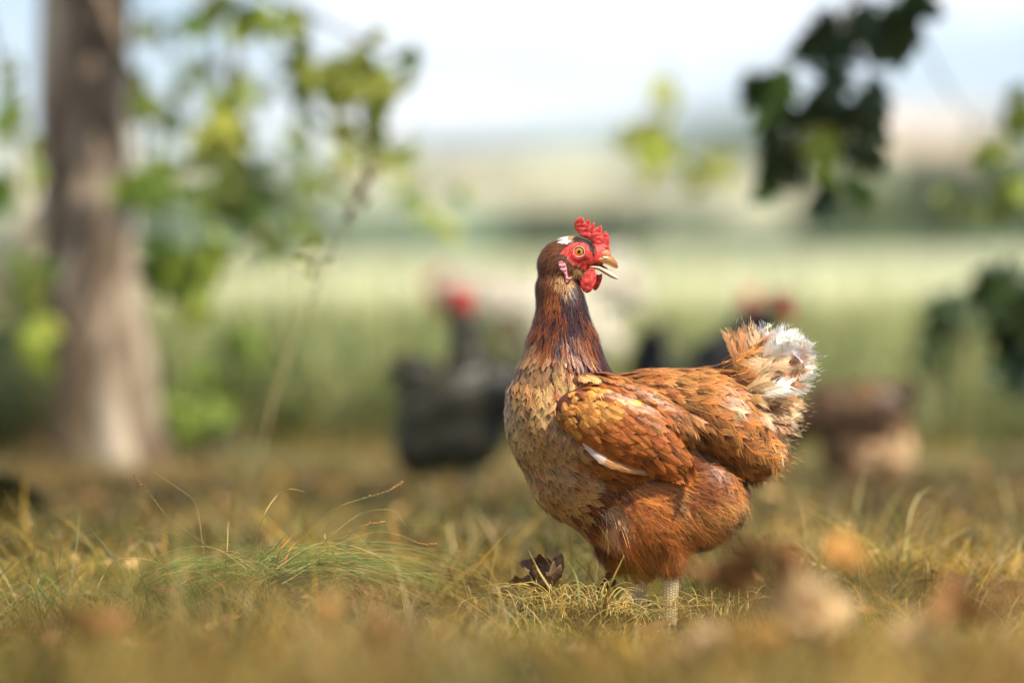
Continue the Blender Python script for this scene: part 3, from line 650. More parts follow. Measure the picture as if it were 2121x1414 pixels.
def tail(xff, items, parent, sc, K=64, both=True):
    i = 0
    for (a_, b_, wd, dep, cl, pal, fl) in items:
        for sd in ((1, -1) if both else (1,)):
            rg = np.random.default_rng(100 + i); i += 1
            A = xff([[a_[0], a_[1], dep * sd]])[0]; B = xff([[b_[0] - (12 if xff is hpa else 0) + (0 if sd > 0 else rg.uniform(-8, 4)), b_[1] + (0 if sd > 0 else rg.uniform(-6, 8)), dep * sd * 1.25]])[0]
            Dv = B - A; Ln = np.linalg.norm(Dv); tiltn = rg.uniform(-.2, .5)
            N_ = np.array([[.3 + rg.normal(0, .12), -sd * .85, tiltn * .5 + .45]]); du = Dv / Ln; N_ = N_ - du * (N_ @ du)[:, None]
            cr, ct, ce = colours([pal], rg, 0.05)
            V_, F_, C_ = feathers(A[None], Dv[None], N_, [Ln * .93], [wd * sc * 1.15], cr, ct, ce, [fl * .55], [0.16], K=K, point=[0.05], drop=[.7], curl=[cl], rg=rg, c_shaft=cr * 0.8, late=True)
            link('tail_feather', mesh('tail_feather', V_, F_, C_, smooth=False), parent, M_feather)
tail(hpa, TAIL, body, S)
tA = np.array([hp(a_[0] + (b_[0] - a_[0]) * f, a_[1] + (b_[1] - a_[1]) * f, dep) for (a_, b_, wd, dep, cl, pal, fl) in TAIL for f in (.55, .75, .9)])
tD = np.array([hp(*b_) - hp(*a_) for (a_, b_, *_) in TAIL for f in range(3)]); tD /= np.linalg.norm(tD, axis=1)[:, None]; tp = [t_[5] for t_ in TAIL for f in range(3)]
tr_, tt_, te_ = colours(tp, rng, .05)
dT = dict(P=tA, D=tD, N=np.tile([.2, -1, .3], (len(tA), 1)), L=np.full(len(tA), 40 * S), W=np.full(len(tA), 48 * S), ct=tt_, ce=te_)
dT['N'] = dT['N'] - tD * (dT['N'] * tD).sum(1)[:, None]; dT['N'] /= np.linalg.norm(dT['N'], axis=1)[:, None]
strands('loose_barbs', dT, np.ones(len(tA), bool), body, 6, rng, ln=.32, wd=.00013, spread=.2, lift=.03, wave=.2)
# pure stray barbs and fluff along the outlines

# head furniture
comb_pts = cq([(330, 385), (300, 330), (262, 290), (238, 240), (230, 180), (245, 130), (285, 92), (338, 76), (372, 88), (392, 130), (402, 180), (418, 168), (440, 128), (488, 104), (492, 160), (496, 232), (512, 216), (548, 150), (564, 176), (562, 250), (554, 292), (580, 262), (600, 232), (624, 240), (668, 206), (682, 240), (684, 310), (682, 366), (706, 340), (748, 292), (758, 340), (784, 352), (802, 400), (806, 480), (800, 560), (815, 640), (770, 640), (700, 600), (640, 560), (560, 545), (500, 470), (420, 420)])
def comb_w(u, v, z):
    return 2.5 * math.sin((u - 1190) / 13.0) * (500 - v) / 45.0 + 0.9 * math.sin(u * 1.3 + v * .8) * (1 if z > 0 else -1)
slab('comb', comb_pts, 0, 5.0, 2.6, hpa, comb_w, M_comb, body, res=3)
w1 = surf(1225, 560) or 22
wat1 = cq([(350, 1000), (322, 1070), (312, 1140), (330, 1210), (372, 1280), (430, 1314), (490, 1290), (540, 1232), (572, 1170), (590, 1080), (584, 1000), (566, 930), (520, 900), (450, 920), (390, 950)])
wat2 = cq([(570, 980), (600, 1010), (640, 1015), (688, 995), (690, 1060), (668, 1140), (630, 1220), (590, 1268), (556, 1266), (530, 1230), (540, 1120)])
bul = lambda cx, cyy, r, h: (lambda u, v, z: (1 if z > 0 else -1) * h * max(0, 1 - ((u - cx) ** 2 + (v - cyy) ** 2) / r ** 2) + 0.8 * math.sin(u * .9 + v * .5))
slab('wattle', wat1, 15, 3.0, 2.4, hpa, bul(1218, 583, 24, 3.5), M_comb, body, res=3)
slab('wattle', wat2, -14, 3.0, 2.4, hpa, bul(1240, 580, 20, 3.0), M_comb, body, res=3)
ear = cq([(-30, 800), (20, 790), (45, 812), (75, 818), (100, 880), (112, 960), (122, 1050), (150, 1062), (190, 1040), (170, 1095), (120, 1135), (88, 1130), (78, 1040), (60, 985), (10, 940), (-30, 880)])
we = surf(1170, 565) or 30
slab('ear_lobe', ear, we + 3.0, 2.4, 1.8, hpa, lambda u, v, z: 0.9 * math.sin(v * .7) * (z > 0) - 0.02 * (u - 1170) ** 2 * .1, M_ear, body, res=2)

# eye: ball with iris and pupil, fleshy ring
def eye(side):
    eu, ev = cq([(306, 638)])[0]; we = (surf(eu, ev, side)); we = abs(we) if we else 30
    n = 28; rings = [(0, 2.6, 'p'), (1.6, 2.6, 'p'), (3.2, 2.5, 'p'), (4.0, 2.4, 'p'), (4.3, 2.38, 'i'), (6.2, 2.1, 'i'), (7.9, 1.7, 'i'), (8.4, 1.5, 'e'), (10, .7, 'e'), (11.5, -.8, 'e'), (12.0, -3, 'e')]
    colm = {'p': L(6, 5, 5), 'i': L(226, 130, 16), 'e': L(96, 70, 60)}
    V = []; C = []; rg = np.random.default_rng(3)
    for (r, h, k) in rings:
        for j in range(n):
            a = 2 * math.pi * j / n
            V.append(hp(eu + r * math.cos(a), ev + r * math.sin(a) * .97, side * (we - 0.4 + h * 1.0))); c_ = colm[k] * (1 + .18 * rg.normal() * (k == 'i'))
            if k == 'i' and r > 7: c_ = c_ * .65
            C.append(c_)
    F = np.array([(i * n + j, i * n + (j + 1) % n, (i + 1) * n + (j + 1) % n, (i + 1) * n + j) for i in range(len(rings) - 1) for j in range(n)])
    if side < 0: F = F[:, ::-1]
    eo = link('eye', mesh('eye', np.array(V), F, np.clip(np.array(C), 0, 1)), body, M_eye)
    P_ = [hp(eu + (11.6 + .5 * math.sin(3 * a)) * math.cos(a), ev + 10.9 * math.sin(a), side * (we + 1.2)) for a in np.linspace(0, 2 * math.pi, 33)]
    V, F = tube(P_, 1.25 * S, 8, caps=False); link('eye_ring', mesh('eye_ring', V, F), eo, M_ring)
    P_ = [hp(eu + 14.4 * math.cos(a), ev + 13.4 * math.sin(a), side * (we + .2)) for a in np.linspace(0, 2 * math.pi, 33)]
    V, F = tube(P_, 1.7 * S, 8, caps=False); link('eyelid', mesh('eyelid', V, F), eo, M_comb)
M_eye = mat_attr('eye_surface', rough=0.06, spec=0.9)
M_ring = mat_noise('eye_ring_skin', L(176, 140, 108), L(226, 196, 160), 900, rough=0.5)
eye(1); eye(-1)

# beak halves lofted between an upper and a lower profile
def loft_beak(name, secs, parent, colf, wc=0, n=14, hollow=False):
    secs = np.array(secs, float)   # u_top, v_top, u_bot, v_bot, halfwidth
    secs = spline(secs, 18); V = []; C = []
    for i, s_ in enumerate(secs):
        ut, vt, ubb, vbb, hw = s_; hw = max(hw, .25)
        for k in range(n):
            a = 2 * math.pi * k / n; h_ = (1 - math.cos(a)) / 2
            V.append(hp(ut + (ubb - ut) * h_, vt + (vbb - vt) * h_, wc + hw * math.sin(a))); C.append(colf(i / 17, h_))
    F = [(i * n + k, i * n + (k + 1) % n, (i + 1) * n + (k + 1) % n, (i + 1) * n + k) for i in range(17) for k in range(n)]
    V = np.array(V); V = np.vstack([V, V[:n].mean(0), V[-n:].mean(0)]); C = np.array(C); C = np.vstack([C, C[0], C[-1]])
    m = len(V); F = [tuple(f) for f in F] + [((k + 1) % n, k, m - 2) for k in range(n)] + [(17 * n + k, 17 * n + (k + 1) % n, m - 1) for k in range(n)]
    return link(name, mesh(name, V, F, C), parent, M_beak)
Y1 = L(232, 190, 118); Y2 = L(168, 104, 58); Y3 = L(240, 220, 180); Y4 = L(110, 62, 36)
Y2 = L(140, 78, 40)
def cu(t, h): return (Y1 * h + (Y2 * .6 + Y1 * .4) * (1 - h)) * (1 - t) + (Y2 if h < .7 else Y1) * t
def cl(t, h): return (Y1 * (1 - h) + Y2 * h) * (1 - t) + (Y3) * t if h < .8 else Y2 * (1 - t) + Y3 * .8 * t
def q2(*a):
    p = cq([(a[0], a[1]), (a[2], a[3])]); return (p[0][0], p[0][1], p[1][0], p[1][1], a[4])
ubk = loft_beak('upper_beak', [q2(405, 862, 415, 880, 21), q2(500, 790, 500, 842, 19.5), q2(620, 700, 610, 830, 17), q2(740, 680, 730, 838, 14), q2(815, 695, 800, 862, 11), q2(885, 750, 862, 895, 7), q2(930, 820, 905, 910, 4), q2(946, 880, 940, 908, 1.2)], body, cu)
lbk = loft_beak('lower_beak', [q2(410, 876, 425, 900, 20), q2(510, 862, 510, 905, 17.5), q2(620, 866, 620, 935, 14), q2(700, 896, 700, 985, 11), q2(790, 944, 775, 1030, 8.5), q2(870, 994, 850, 1070, 6), q2(930, 1040, 915, 1084, 3.5), q2(956, 1072, 952, 1080, .8)], body, cl)
# mouth lining, tongue, nostril
V, F = tube([hp(*cq([p])[0]) for p in [(440, 874), (560, 850), (680, 870), (770, 915)]], [9 * S, 9.5 * S, 8 * S, 3 * S], 12, flat=.35)
link('mouth', mesh('mouth', V, F), body, mat_flat('mouth_lining', L(110, 26, 24), .4))
V, F = tube([hp(*cq([p])[0]) for p in [(560, 872), (680, 898), (800, 950), (860, 992)]], [4 * S, 4 * S, 3 * S, .6 * S], 10, flat=.5)
link('tongue', mesh('tongue', V, F), body, M_ear)
for sd in (1, -1):
    V, F = tube([hp(*cq([p])[0], sd * wv) for p, wv in [((660, 700), 14.2), ((690, 738), 14.0), ((740, 752), 13.2), ((775, 740), 11.8)]], [.5 * S, 1.0 * S, 1.1 * S, .5 * S], 8)
    link('nostril', mesh('nostril', V, F), ubk, mat_flat('nostril_dark', L(40, 20, 14), .7))
V, F = tube([hp(*cq([p])[0], 0) for p in [(600, 690), (680, 680), (760, 690), (815, 720)]], [9 * S, 13 * S, 11.6 * S, 8 * S], 14)
link('cere', mesh('cere', V, F, np.array([L(206, 120, 84)] * len(V))), ubk, M_skin)

# legs with real scutes
def shank(top, bot, wv, r0, r1, tone, side):
    rg = np.random.default_rng(int(top[0])); na, nl = 72, 150
    A = hp(*top, wv); B = hp(*bot, wv); ln = np.linalg.norm(B - A)
    pts = []
    for k, z in enumerate(np.arange(0, 1.02, 0.062)): pts.append((2.05, z)); pts.append((2.05 + .85, z + .03))
    for z in np.arange(0, 1.02, 0.036):
        for a in np.arange(0, 2 * math.pi, .42):
            if 1.5 < a < 3.4: continue
            pts.append((a + rg.normal(0, .05), z + rg.normal(0, .004) + (.018 if int(a / .42) % 2 else 0)))
    pts = np.array(pts); an = np.linspace(0, 2 * math.pi, na, endpoint=False); zz = np.linspace(0, 1, nl)
    V = []; C = []
    for z in zz:
        r = (r0 * (1 - z) + r1 * z) * S * (1 + .10 * math.exp(-(z / .12) ** 2))
        da = np.abs((an[:, None] - pts[None, :, 0] + math.pi) % (2 * math.pi) - math.pi) * r / S; dz = (z - pts[None, :, 1]) * ln / S
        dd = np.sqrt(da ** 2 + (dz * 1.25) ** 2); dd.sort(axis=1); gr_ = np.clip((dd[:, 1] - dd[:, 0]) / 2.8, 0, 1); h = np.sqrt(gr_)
        for j, a in enumerate(an):
            rr = r + (h[j] - 1) * 1.6 * S
            ctr = A + (B - A) * z
            V.append(ctr + np.array([-rr * math.cos(a + 1.2) * -1, rr * math.sin(a + 1.2) * -1, 0]))
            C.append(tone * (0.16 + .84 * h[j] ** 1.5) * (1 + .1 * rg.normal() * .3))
    F = np.array([(i * na + j, i * na + (j + 1) % na, (i + 1) * na + (j + 1) % na, (i + 1) * na + j) for i in range(nl - 1) for j in range(na)])
    lo = link('shank', mesh('shank', np.array(V), F, np.clip(np.array(C), 0, 1)), body, M_scale)
    for (ax, ay, l_) in ((-1, .1, .058), (-.75, .62, .046), (-.8, -.5, .046), (.8, .25, .024)):
        dv = np.array([ax, ay, 0]); dv /= np.linalg.norm(dv); B = B - np.array([0, 0, .012]); P_ = [B + np.array([0, 0, .003]), B + dv * l_ * .35 + np.array([0, 0, .003]), B + dv * l_ * .7 + [0, 0, -.002], B + dv * l_ + [0, 0, -.007]]
        Q = spline(P_, 22); rad = np.array([6.2 - 3 * t + .7 * abs(math.sin(t * 22)) for t in np.linspace(0, 1, 22)]) * S
        V, F = tube(Q, rad, 10); to = link('toe', mesh('toe', V, F, np.array([tone * .8] * len(V))), lo, M_scale)
        Q2 = spline([Q[-1], Q[-1] + dv * .006 + [0, 0, .001], Q[-1] + dv * .012 + [0, 0, -.004]], 8)
        V, F = tube(Q2, np.linspace(3, .3, 8) * S, 8); link('claw', mesh('claw', V, F), lo, M_claw)
M_claw = mat_flat('claw_horn', L(150, 130, 105), .4)
shank((1392, 1140), (1386, 1290), 52, 16.5, 15, L(214, 192, 146), 1)
shank((1328, 1150), (1325, 1284), -38, 16.5, 16, L(196, 178, 140), -1)

# ------------------------------------------------------------------ background birds (generic upright hen in its own pixel space, facing +u)
M_dull = mat_noise('dull_comb', (.48, .025, .028), (.62, .06, .055), 200, rough=.6)
def bird(name, label, pal, D, u0, v0, sc, flip, pose, n=16000, mix=None, group=None, low=False, tup=0, extra=(), tx=1.0):
    """pose: 'stand' or 'alert'; local px space: feet at (0,0), v up negative, ~840 px tall like the main hen"""
    k = D / D0; s_ = S * k * sc; base = at(u0, v0, D)
    base[2] = float(g(base[0], base[1]))
    f = -1 if flip else 1
    def xf(a):
        a = np.asarray(a, float); return np.stack([base[0] + f * a[:, 0] * s_, base[1] - a[:, 2] * s_, base[2] - a[:, 1] * s_], 1)
    def inv(P): return np.stack([f * (P[:, 0] - base[0]) / s_, -(P[:, 2] - base[2]) / s_], 1)
    root = empty(name, tuple(base), label, 'hen', group)
    hx, hy = pose['head']
    nx_, ny_ = pose['neck']
    items = [(-20, -370, 0, 215, 135, 118, -6), (110, -400, 0, 120, 130, 104, 20), (-130, -330, 0, 120, 125, 104, 0), (-30, -280, 0, 130, 100, 90, 0), (-190, -450, 0, 90, 70, 60, -30 + 60),
             (nx_, ny_, 0, 85, 110, 70, pose['nrot']), ((nx_ + hx) / 2, (ny_ + hy) / 2, 0, 58, 110, 48, pose['nrot']), (hx, hy, 0, 52, 40, 32, pose['hrot']), (-10, -190, 45, 42, 70, 34, 0), (-10, -190, -45, 42, 70, 34, 0)]
    if low: items += [(-20, -230, 0, 170, 150, 110, 0), (-170, -230, 0, 110, 150, 80, 10)]
    items += list(extra)
    me = ellipsoid_body('body', items, 0.004 * k, xf, smooth=6)
    V_, T_, N_ = mesh_arrays(me); c3 = PALA[pal][0]
    ca = me.color_attributes.new('Col', 'FLOAT_COLOR', 'POINT'); c4 = np.ones((len(V_), 4), np.float32); c4[:, :3] = c3; ca.data.foreach_set('color', c4.ravel())
    bo = link('body', me, root, M_skin)
    rg = np.random.default_rng(int(u0))
    pm = mix or {}
    P = lambda key: pm.get(key, pal)
    nd = np.array([nx_ - hx, ny_ - hy], float); nd /= np.linalg.norm(nd)
    CTb = [(hx, hy, -1, .3, 30, 12, .3, .14, .5, P('head')), (nx_, ny_, nd[0], nd[1], 70, 24, .3, .14, .8, P('neck')), ((nx_ + hx) / 2, (ny_ + hy) / 2, nd[0], nd[1], 60, 18, .3, .14, .9, P('neck')),
           (150, -350, -.3, 1, 60, 40, .3, .14, 0, P('breast')), (60, -260, -.7, .8, 60, 40, .4, .14, 0, P('breast')), (0, -480, -1, .2, 70, 44, .3, .14, 0, P('back')), (-60, -380, -1, .4, 80, 44, .2, .12, .1, P('wing')), (40, -390, -.9, .5, 70, 44, .2, .12, 0, P('wing')),
           (-160, -400, -.8, .6, 90, 50, .4, .16, 0, P('back')), (-200, -460, -.9, -.4, 90, 50, .5, .2, 0, P('tail')), (-180, -280, -.6, .8, 80, 40, .8, .2, .2, P('fluff')), (-20, -180, -.1, 1, 60, 30, .8, .16, .2, P('fluff'))]
    Pp, Nn = scatter(V_, T_, N_, n // 2, rg)
    dfun = lambda dx, dy: np.stack([f * dx, np.zeros(len(dx)), -dy], 1)
    dd = grow(Pp, Nn, CTb, rg, scale=s_, inv=inv, dirfun=dfun, fac=0.42, tree_=BVHTree.FromPolygons(V_.tolist(), T_.tolist()))
    make_tract('plumage', dd, np.ones(len(dd['P']), bool), bo, 6, rg)
    TT = [((-190, -440), (-300 * tx + 12 * i, -560 - tup - 26 * i + 30 * abs(i - 2)), 70, 8 + i * 4, .1, P('tail'), .3) for i in range(5)] + [((-200, -430), (-330 * tx, -470 - tup * .6 - 30 * j), 70, 6 + 8 * j, .1, P('tail'), .3) for j in range(3)]
    tail(xf, TT, bo, s_, K=14)
    # comb, wattles, beak, eyes
    hd = pose['hdir']; ch, sh = math.cos(math.radians(hd)), math.sin(math.radians(hd))
    R = lambda a, b: (hx + a * ch - b * sh, hy + a * sh + b * ch)
    cmb = [R(a, b) for a, b in [(-30, -30), (-44, -60), (-20, -84), (-8, -58), (6, -88), (14, -58), (30, -80), (36, -50), (54, -62), (56, -20), (40, -16), (0, -32)]]
    slab('comb', cmb, 0, 6, 3, xf, None, M_dull, bo, res=2)
    for sd in (1, -1):
        wt = [R(a, b) for a, b in [(24, 22), (14, 50), (26, 78), (44, 74), (52, 48), (48, 20)]]
        slab('wattle', wt, sd * 14, 4, 2.5, xf, None, M_dull, bo, res=2)
        ptf = [R(8 + 15 * math.cos(a), -4 + 15 * math.sin(a)) for a in np.linspace(0, 6.283, 14)[:-1]]
        slab('face_skin', [R(a, b) for a, b in [(-18, -18), (10, -26), (46, -16), (56, 8), (40, 26), (6, 22), (-18, 8)]], sd * 25, 7, 2.4, xf, None, M_dull, bo, res=2)
        V, F = tube(xf([[*R(10, -5), sd * 26], [*R(10, -5), sd * 33]]), [8 * s_, 5 * s_], 12); link('eye', mesh('eye', V, F), bo, mat_flat('dark_eye', (0.02, 0.012, 0.006), .1, .8))
    V, F = tube(xf([[*R(44, 0), 0], [*R(66, 6), 0], [*R(84, 20), 0]]), [13 * s_, 9 * s_, 1.5 * s_], 10); link('beak', mesh('beak', V, F), bo, mat_flat('dull_horn', L(150, 120, 80), .4))
    for sd in (1, -1):
        V, F = tube(xf([[-8, -150, sd * 45], [2, -80, sd * 45], [0, -5, sd * 45]]), [18 * s_, 14 * s_, 14 * s_], 10)
        lg = link('leg', mesh('leg', V, F, np.array([L(176, 158, 120)] * len(V))), bo, M_scale)
        for (a, b) in ((95, 0), (80, 45), (80, -45), (-40, 10)):
            V, F = tube(xf([[0, -8, sd * 45], [a * .6, -10, sd * 45 + b * .6], [a, 0, sd * 45 + b]]), [11 * s_, 9 * s_, 3 * s_], 8); link('toe', mesh('toe', V, F, np.array([L(170, 150, 116)] * len(V))), lg, M_scale)
    return root
UP = dict(head=(150, -740), neck=(120, -510), nrot=-10, hrot=5, hdir=0)
ALERT = dict(head=(230, -690), neck=(150, -500), nrot=25, hrot=0, hdir=-8)
PAL.update({'ink': ((8, 8, 9), (13, 12, 14), (26, 24, 28)), 'slate': ((40, 39, 26), (58, 55, 36), (78, 73, 50)), 'duskdk': ((44, 30, 20), (74, 50, 30), (130, 94, 58)), 'cream': ((196, 184, 160), (226, 214, 192), (240, 232, 216)), 'duskbrown': ((74, 54, 34), (112, 82, 50), (176, 140, 92))})
PALA = {k: np.array([L(*a) for a in v]) for k, v in PAL.items()}
bird('hen', 'dark grey hen with raised head, left of the sharp brown hen, tail to the left', 'slate', 9.3, 972, 0, .51, False, dict(head=(-40, -742), neck=(-5, -520), nrot=-5, hrot=5, hdir=0), mix={'tail': 'slate', 'neck': 'slate'}, low=True, tup=-90, tx=.68)
bird('hen', 'pale cream hen half hidden behind the neck of the sharp brown hen', 'cream', 12.0, 1110, 0, .64, True, dict(head=(290, -470), neck=(200, -450), nrot=60, hrot=25, hdir=25), mix={'breast': 'duskbrown', 'fluff': 'duskbrown'})
bird('hen', 'black hen with stretched neck and the taller red face behind the white tail', 'ink', 9.8, 1469, 0, .47, False, dict(head=(315, -765), neck=(50, -540), nrot=52, hrot=-10, hdir=-12), tup=50, extra=[(170, -650, 0, 88, 150, 60, 50), (60, -540, 0, 110, 110, 80, 40)])
bird('hen', 'black hen mostly hidden, its lower red face left of the taller black head', 'ink', 11.6, 1475, 0, .42, False, dict(head=(185, -695), neck=(130, -500), nrot=22, hrot=0, hdir=-5))
bird('hen', 'mottled brown hen with its head down, behind the tail of the sharp brown hen', 'duskbrown', 9.3, 1762, 0, .44, True, dict(head=(345, -215), neck=(245, -330), nrot=-40, hrot=50, hdir=45), mix={'tail': 'duskdk', 'fluff': 'tailtan', 'wing': 'duskdk', 'back': 'duskbrown'}, low=True, tup=-170, tx=.7, extra=[(-60, -400, 0, 190, 140, 115, 0)])

# ------------------------------------------------------------------ grass
def blades(x, y, Ln, W, lean, az, arch, col_r, col_t, seg=5, zoff=0.0, rg=rng, wig=0.15):
    """thin arched blades as tapering ribbons"""
    n = len(x); z = g(x, y) - 0.004 + zoff; t = np.linspace(0, 1, seg + 1)
    th = lean[:, None] + arch[:, None] * t[None] ** 1.3                 # angle from vertical
    azt = az[:, None] + (rg.normal(0, wig, n))[:, None] * t[None] * 2
    ds = Ln[:, None] / seg
    st = np.sin(th) * ds; ct = np.cos(th) * ds
    px = np.cumsum(np.cos(azt) * st, 1) - (np.cos(azt) * st)[:, :1]; py = np.cumsum(np.sin(azt) * st, 1) - (np.sin(azt) * st)[:, :1]; pz = np.cumsum(ct, 1) - ct[:, :1]
    Q = np.stack([x[:, None] + px, y[:, None] + py, z[:, None] + pz], 2)
    gz = g(Q[..., 0], Q[..., 1]) + 0.0015 + zoff * .5; Q[..., 2] = np.maximum(Q[..., 2], gz * (t[None] > 0) + Q[..., 2] * (t[None] == 0))
    wd = W[:, None] * 0.5 * (1 - t[None] ** 2.2 * .92)
    a2 = rg.uniform(0, 2 * math.pi, n); sx = np.cos(a2)[:, None] * wd; sy = np.sin(a2)[:, None] * wd
    A = Q.copy(); A[..., 0] += sx; A[..., 1] += sy; B = Q.copy(); B[..., 0] -= sx; B[..., 1] -= sy
    V = np.stack([A, B], 2).reshape(n, (seg + 1) * 2, 3)
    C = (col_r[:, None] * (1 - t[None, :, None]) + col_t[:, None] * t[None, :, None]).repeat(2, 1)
    idx = np.arange(n)[:, None, None] * (seg + 1) * 2 + (np.arange(seg) * 2)[None, :, None] + np.array([0, 1, 3, 2])[None, None]
    return V.reshape(-1, 3), idx.reshape(-1, 4), np.clip(C.reshape(-1, 3), .005, .9)

GP = np.array([L(200, 164, 78), L(172, 128, 56), L(212, 182, 104), L(128, 86, 40), L(112, 124, 52), L(84, 102, 44), L(138, 140, 68), L(88, 58, 30), L(222, 198, 138), L(204, 162, 52)])
def gcol(x, y, n, rg, gb=0.0):
    if gb > .4:
        q = np.array([L(128, 138, 84), L(112, 126, 78), L(158, 156, 94), L(172, 164, 104)]); return q[rg.integers(0, 4, n)] * (1 + rg.normal(0, .12, (n, 1)))
    near_ = np.clip((-.5 - y) / .8, 0, 1); gn = vnoise(x + 13, y + 7, .33) * (1 - near_) + near_ * (vnoise(x + 13, y * .5 + 7, .13) * 1.1 - .08) + gb + .35 * (vnoise(x + 2, y + 70, .09) - .5)
    gn = gn + .22 * np.exp(-((x + .28) / .4) ** 2 - (y / .8) ** 2); p = rg.random(n); isg = p < np.clip((gn - .38) * 1.5, .04, .9)
    br = (vnoise(x + 31, y + 3, .25) > .60) | ((near_ > .3) & (vnoise(x + 81, y * .5 + 3, .14) > .50))
    dkp = .45 + 1.1 * vnoise(x + 17, y * .6 + 55, .19)[:, None]
    i = np.where(isg, rg.choice([4, 5, 6], n), np.where(br & (rg.random(n) < .65), rg.choice([3, 7, 1], n), rg.choice([0, 1, 2, 9, 9, 8], n)))
    return GP[i] * .80 * dkp * np.clip(1 + rg.normal(0, .30, (n, 1)), .35, 1.7)
def field(name, n, y0, y1, Lm, Wm, lean, arch, label, gb=0, seg=5, spread=.115, extra=.25, kill=True, power=1.0, azm=None):
    rg = np.random.default_rng(len(name) + n)
    u = rg.random(n) ** power; y = y0 + (y1 - y0) * u; dist = y + D0
    x = rg.uniform(-1, 1, n) * (dist * spread + extra)
    cl = vnoise(x + 4, y + 9, .11); keep = rg.random(n) < np.clip((cl - .12) * 1.9, .08, 1)
    if kill: keep &= ~((np.abs(x - .15) < .12) & (np.abs(y) < .07) & (rg.random(n) < .5))
    x, y, cl = x[keep], y[keep], cl[keep]; n = len(x)
    cazi = vnoise(x + 60, y + 5, .16) * 4 * math.pi
    az = (cazi if azm is None else azm) + rg.normal(0, .9, n)
    Ln = Lm * rg.lognormal(0, .35, n) * (.6 + .8 * cl) * (1 - .72 * np.exp(-((x - .15) / .16) ** 2 - ((y + .28) / .40) ** 2)) * (1 - .4 * np.clip((y - 1.2) / 1.5, 0, 1) * (y < 5.2)); cr = gcol(x, y, n, rg, gb)
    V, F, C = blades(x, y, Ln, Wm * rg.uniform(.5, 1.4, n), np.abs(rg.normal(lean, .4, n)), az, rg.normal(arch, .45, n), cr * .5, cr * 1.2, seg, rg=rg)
    o = link(name, mesh(name, V, F, C, smooth=False), mat=M_grass); tag(o, label, 'grass', kind='stuff'); return o
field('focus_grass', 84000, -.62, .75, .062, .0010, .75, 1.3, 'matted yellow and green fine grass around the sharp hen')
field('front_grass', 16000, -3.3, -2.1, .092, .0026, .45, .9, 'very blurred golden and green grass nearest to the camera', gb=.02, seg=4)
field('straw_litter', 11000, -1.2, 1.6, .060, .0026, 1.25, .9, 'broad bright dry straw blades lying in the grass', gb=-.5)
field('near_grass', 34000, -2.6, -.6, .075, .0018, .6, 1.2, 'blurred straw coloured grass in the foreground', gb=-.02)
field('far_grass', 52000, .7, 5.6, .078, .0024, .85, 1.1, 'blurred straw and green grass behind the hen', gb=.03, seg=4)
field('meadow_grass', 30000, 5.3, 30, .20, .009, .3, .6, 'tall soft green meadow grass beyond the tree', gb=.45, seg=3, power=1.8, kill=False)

# ------------------------------------------------------------------ hills, hedges
def hills():
    us = np.linspace(-1500, 3700, 260); ts = np.linspace(0, 1, 70); V = []; C = []
    def top(u):
        k = np.interp(u, [-1500, 0, 500, 900, 1100, 1300, 1500, 1800, 1900, 2121, 3700], [330, 300, 310, 292, 288, 262, 240, 226, 232, 250, 300])
        return k + 5 * np.sin(u / 90.0) + 3 * np.sin(u / 37.0)
    for t in ts:
        D = 260 + 1100 * t ** 1.4
        for u in us:
            v = 541 + (top(u) - 541) * min(1, t / .93) ** .85
            if t > .93: v = top(u) + (t - .93) / .07 * 120
            V.append(at(u, v, D))
    V = np.array(V); n = len(us)
    xx = V[:, 0]; yy = V[:, 1]
    f1 = vnoise(xx + 500, yy * 1.0 + 90, 130); f2 = vnoise(xx + 1500, yy * 1.7 + 390, 55); f3 = vnoise(xx, yy, 18)
    gcolr = np.array([0.12, 0.17, 0.09]); tan = np.array([0.50, 0.43, 0.26]); dk = np.array([0.085, 0.12, 0.065])
    uu = xx / (yy + D0) * D0 / S + 1060.5; vv = HOR - (V[:, 2] - CZ) / (yy + D0) * D0 / S
    wv_ = vv + 14 * (f1 - .5) * 2 + 8 * np.sin(uu / 130.0)
    a = (np.clip((wv_ - 332) / 10, 0, 1) * (1 - np.clip((wv_ - 428) / 14, 0, 1)) * np.clip((vnoise(uu + 40, vv * 5, 150) - .30) * 5, 0, 1))[:, None]; C = gcolr * (1 - a) + tan * a
    r = (np.clip(1 - np.hypot((uu - 1930) / 190, (vv - 275) / 60), 0, 1) > 0)[:, None]; C = np.where(r, np.array([.56, .42, .28]), C)
    r = (np.hypot((uu - 1130) / 230, (vv - 385) / 48) < 1)[:, None]; C = np.where(r, tan * 1.05, C)
    b = np.clip((f2 - .62) * 6, 0, 1)[:, None]; C = C * (1 - b) + dk * b
    C = C * (.8 + .4 * f3[:, None])
    F = np.array([(i * n + j, i * n + j + 1, (i + 1) * n + j + 1, (i + 1) * n + j) for i in range(69) for j in range(n - 1)])
    tag(link('hills', mesh('hills', V, F, C), mat=M_ground), 'low green and tan hills on the horizon', kind='structure')
hills()

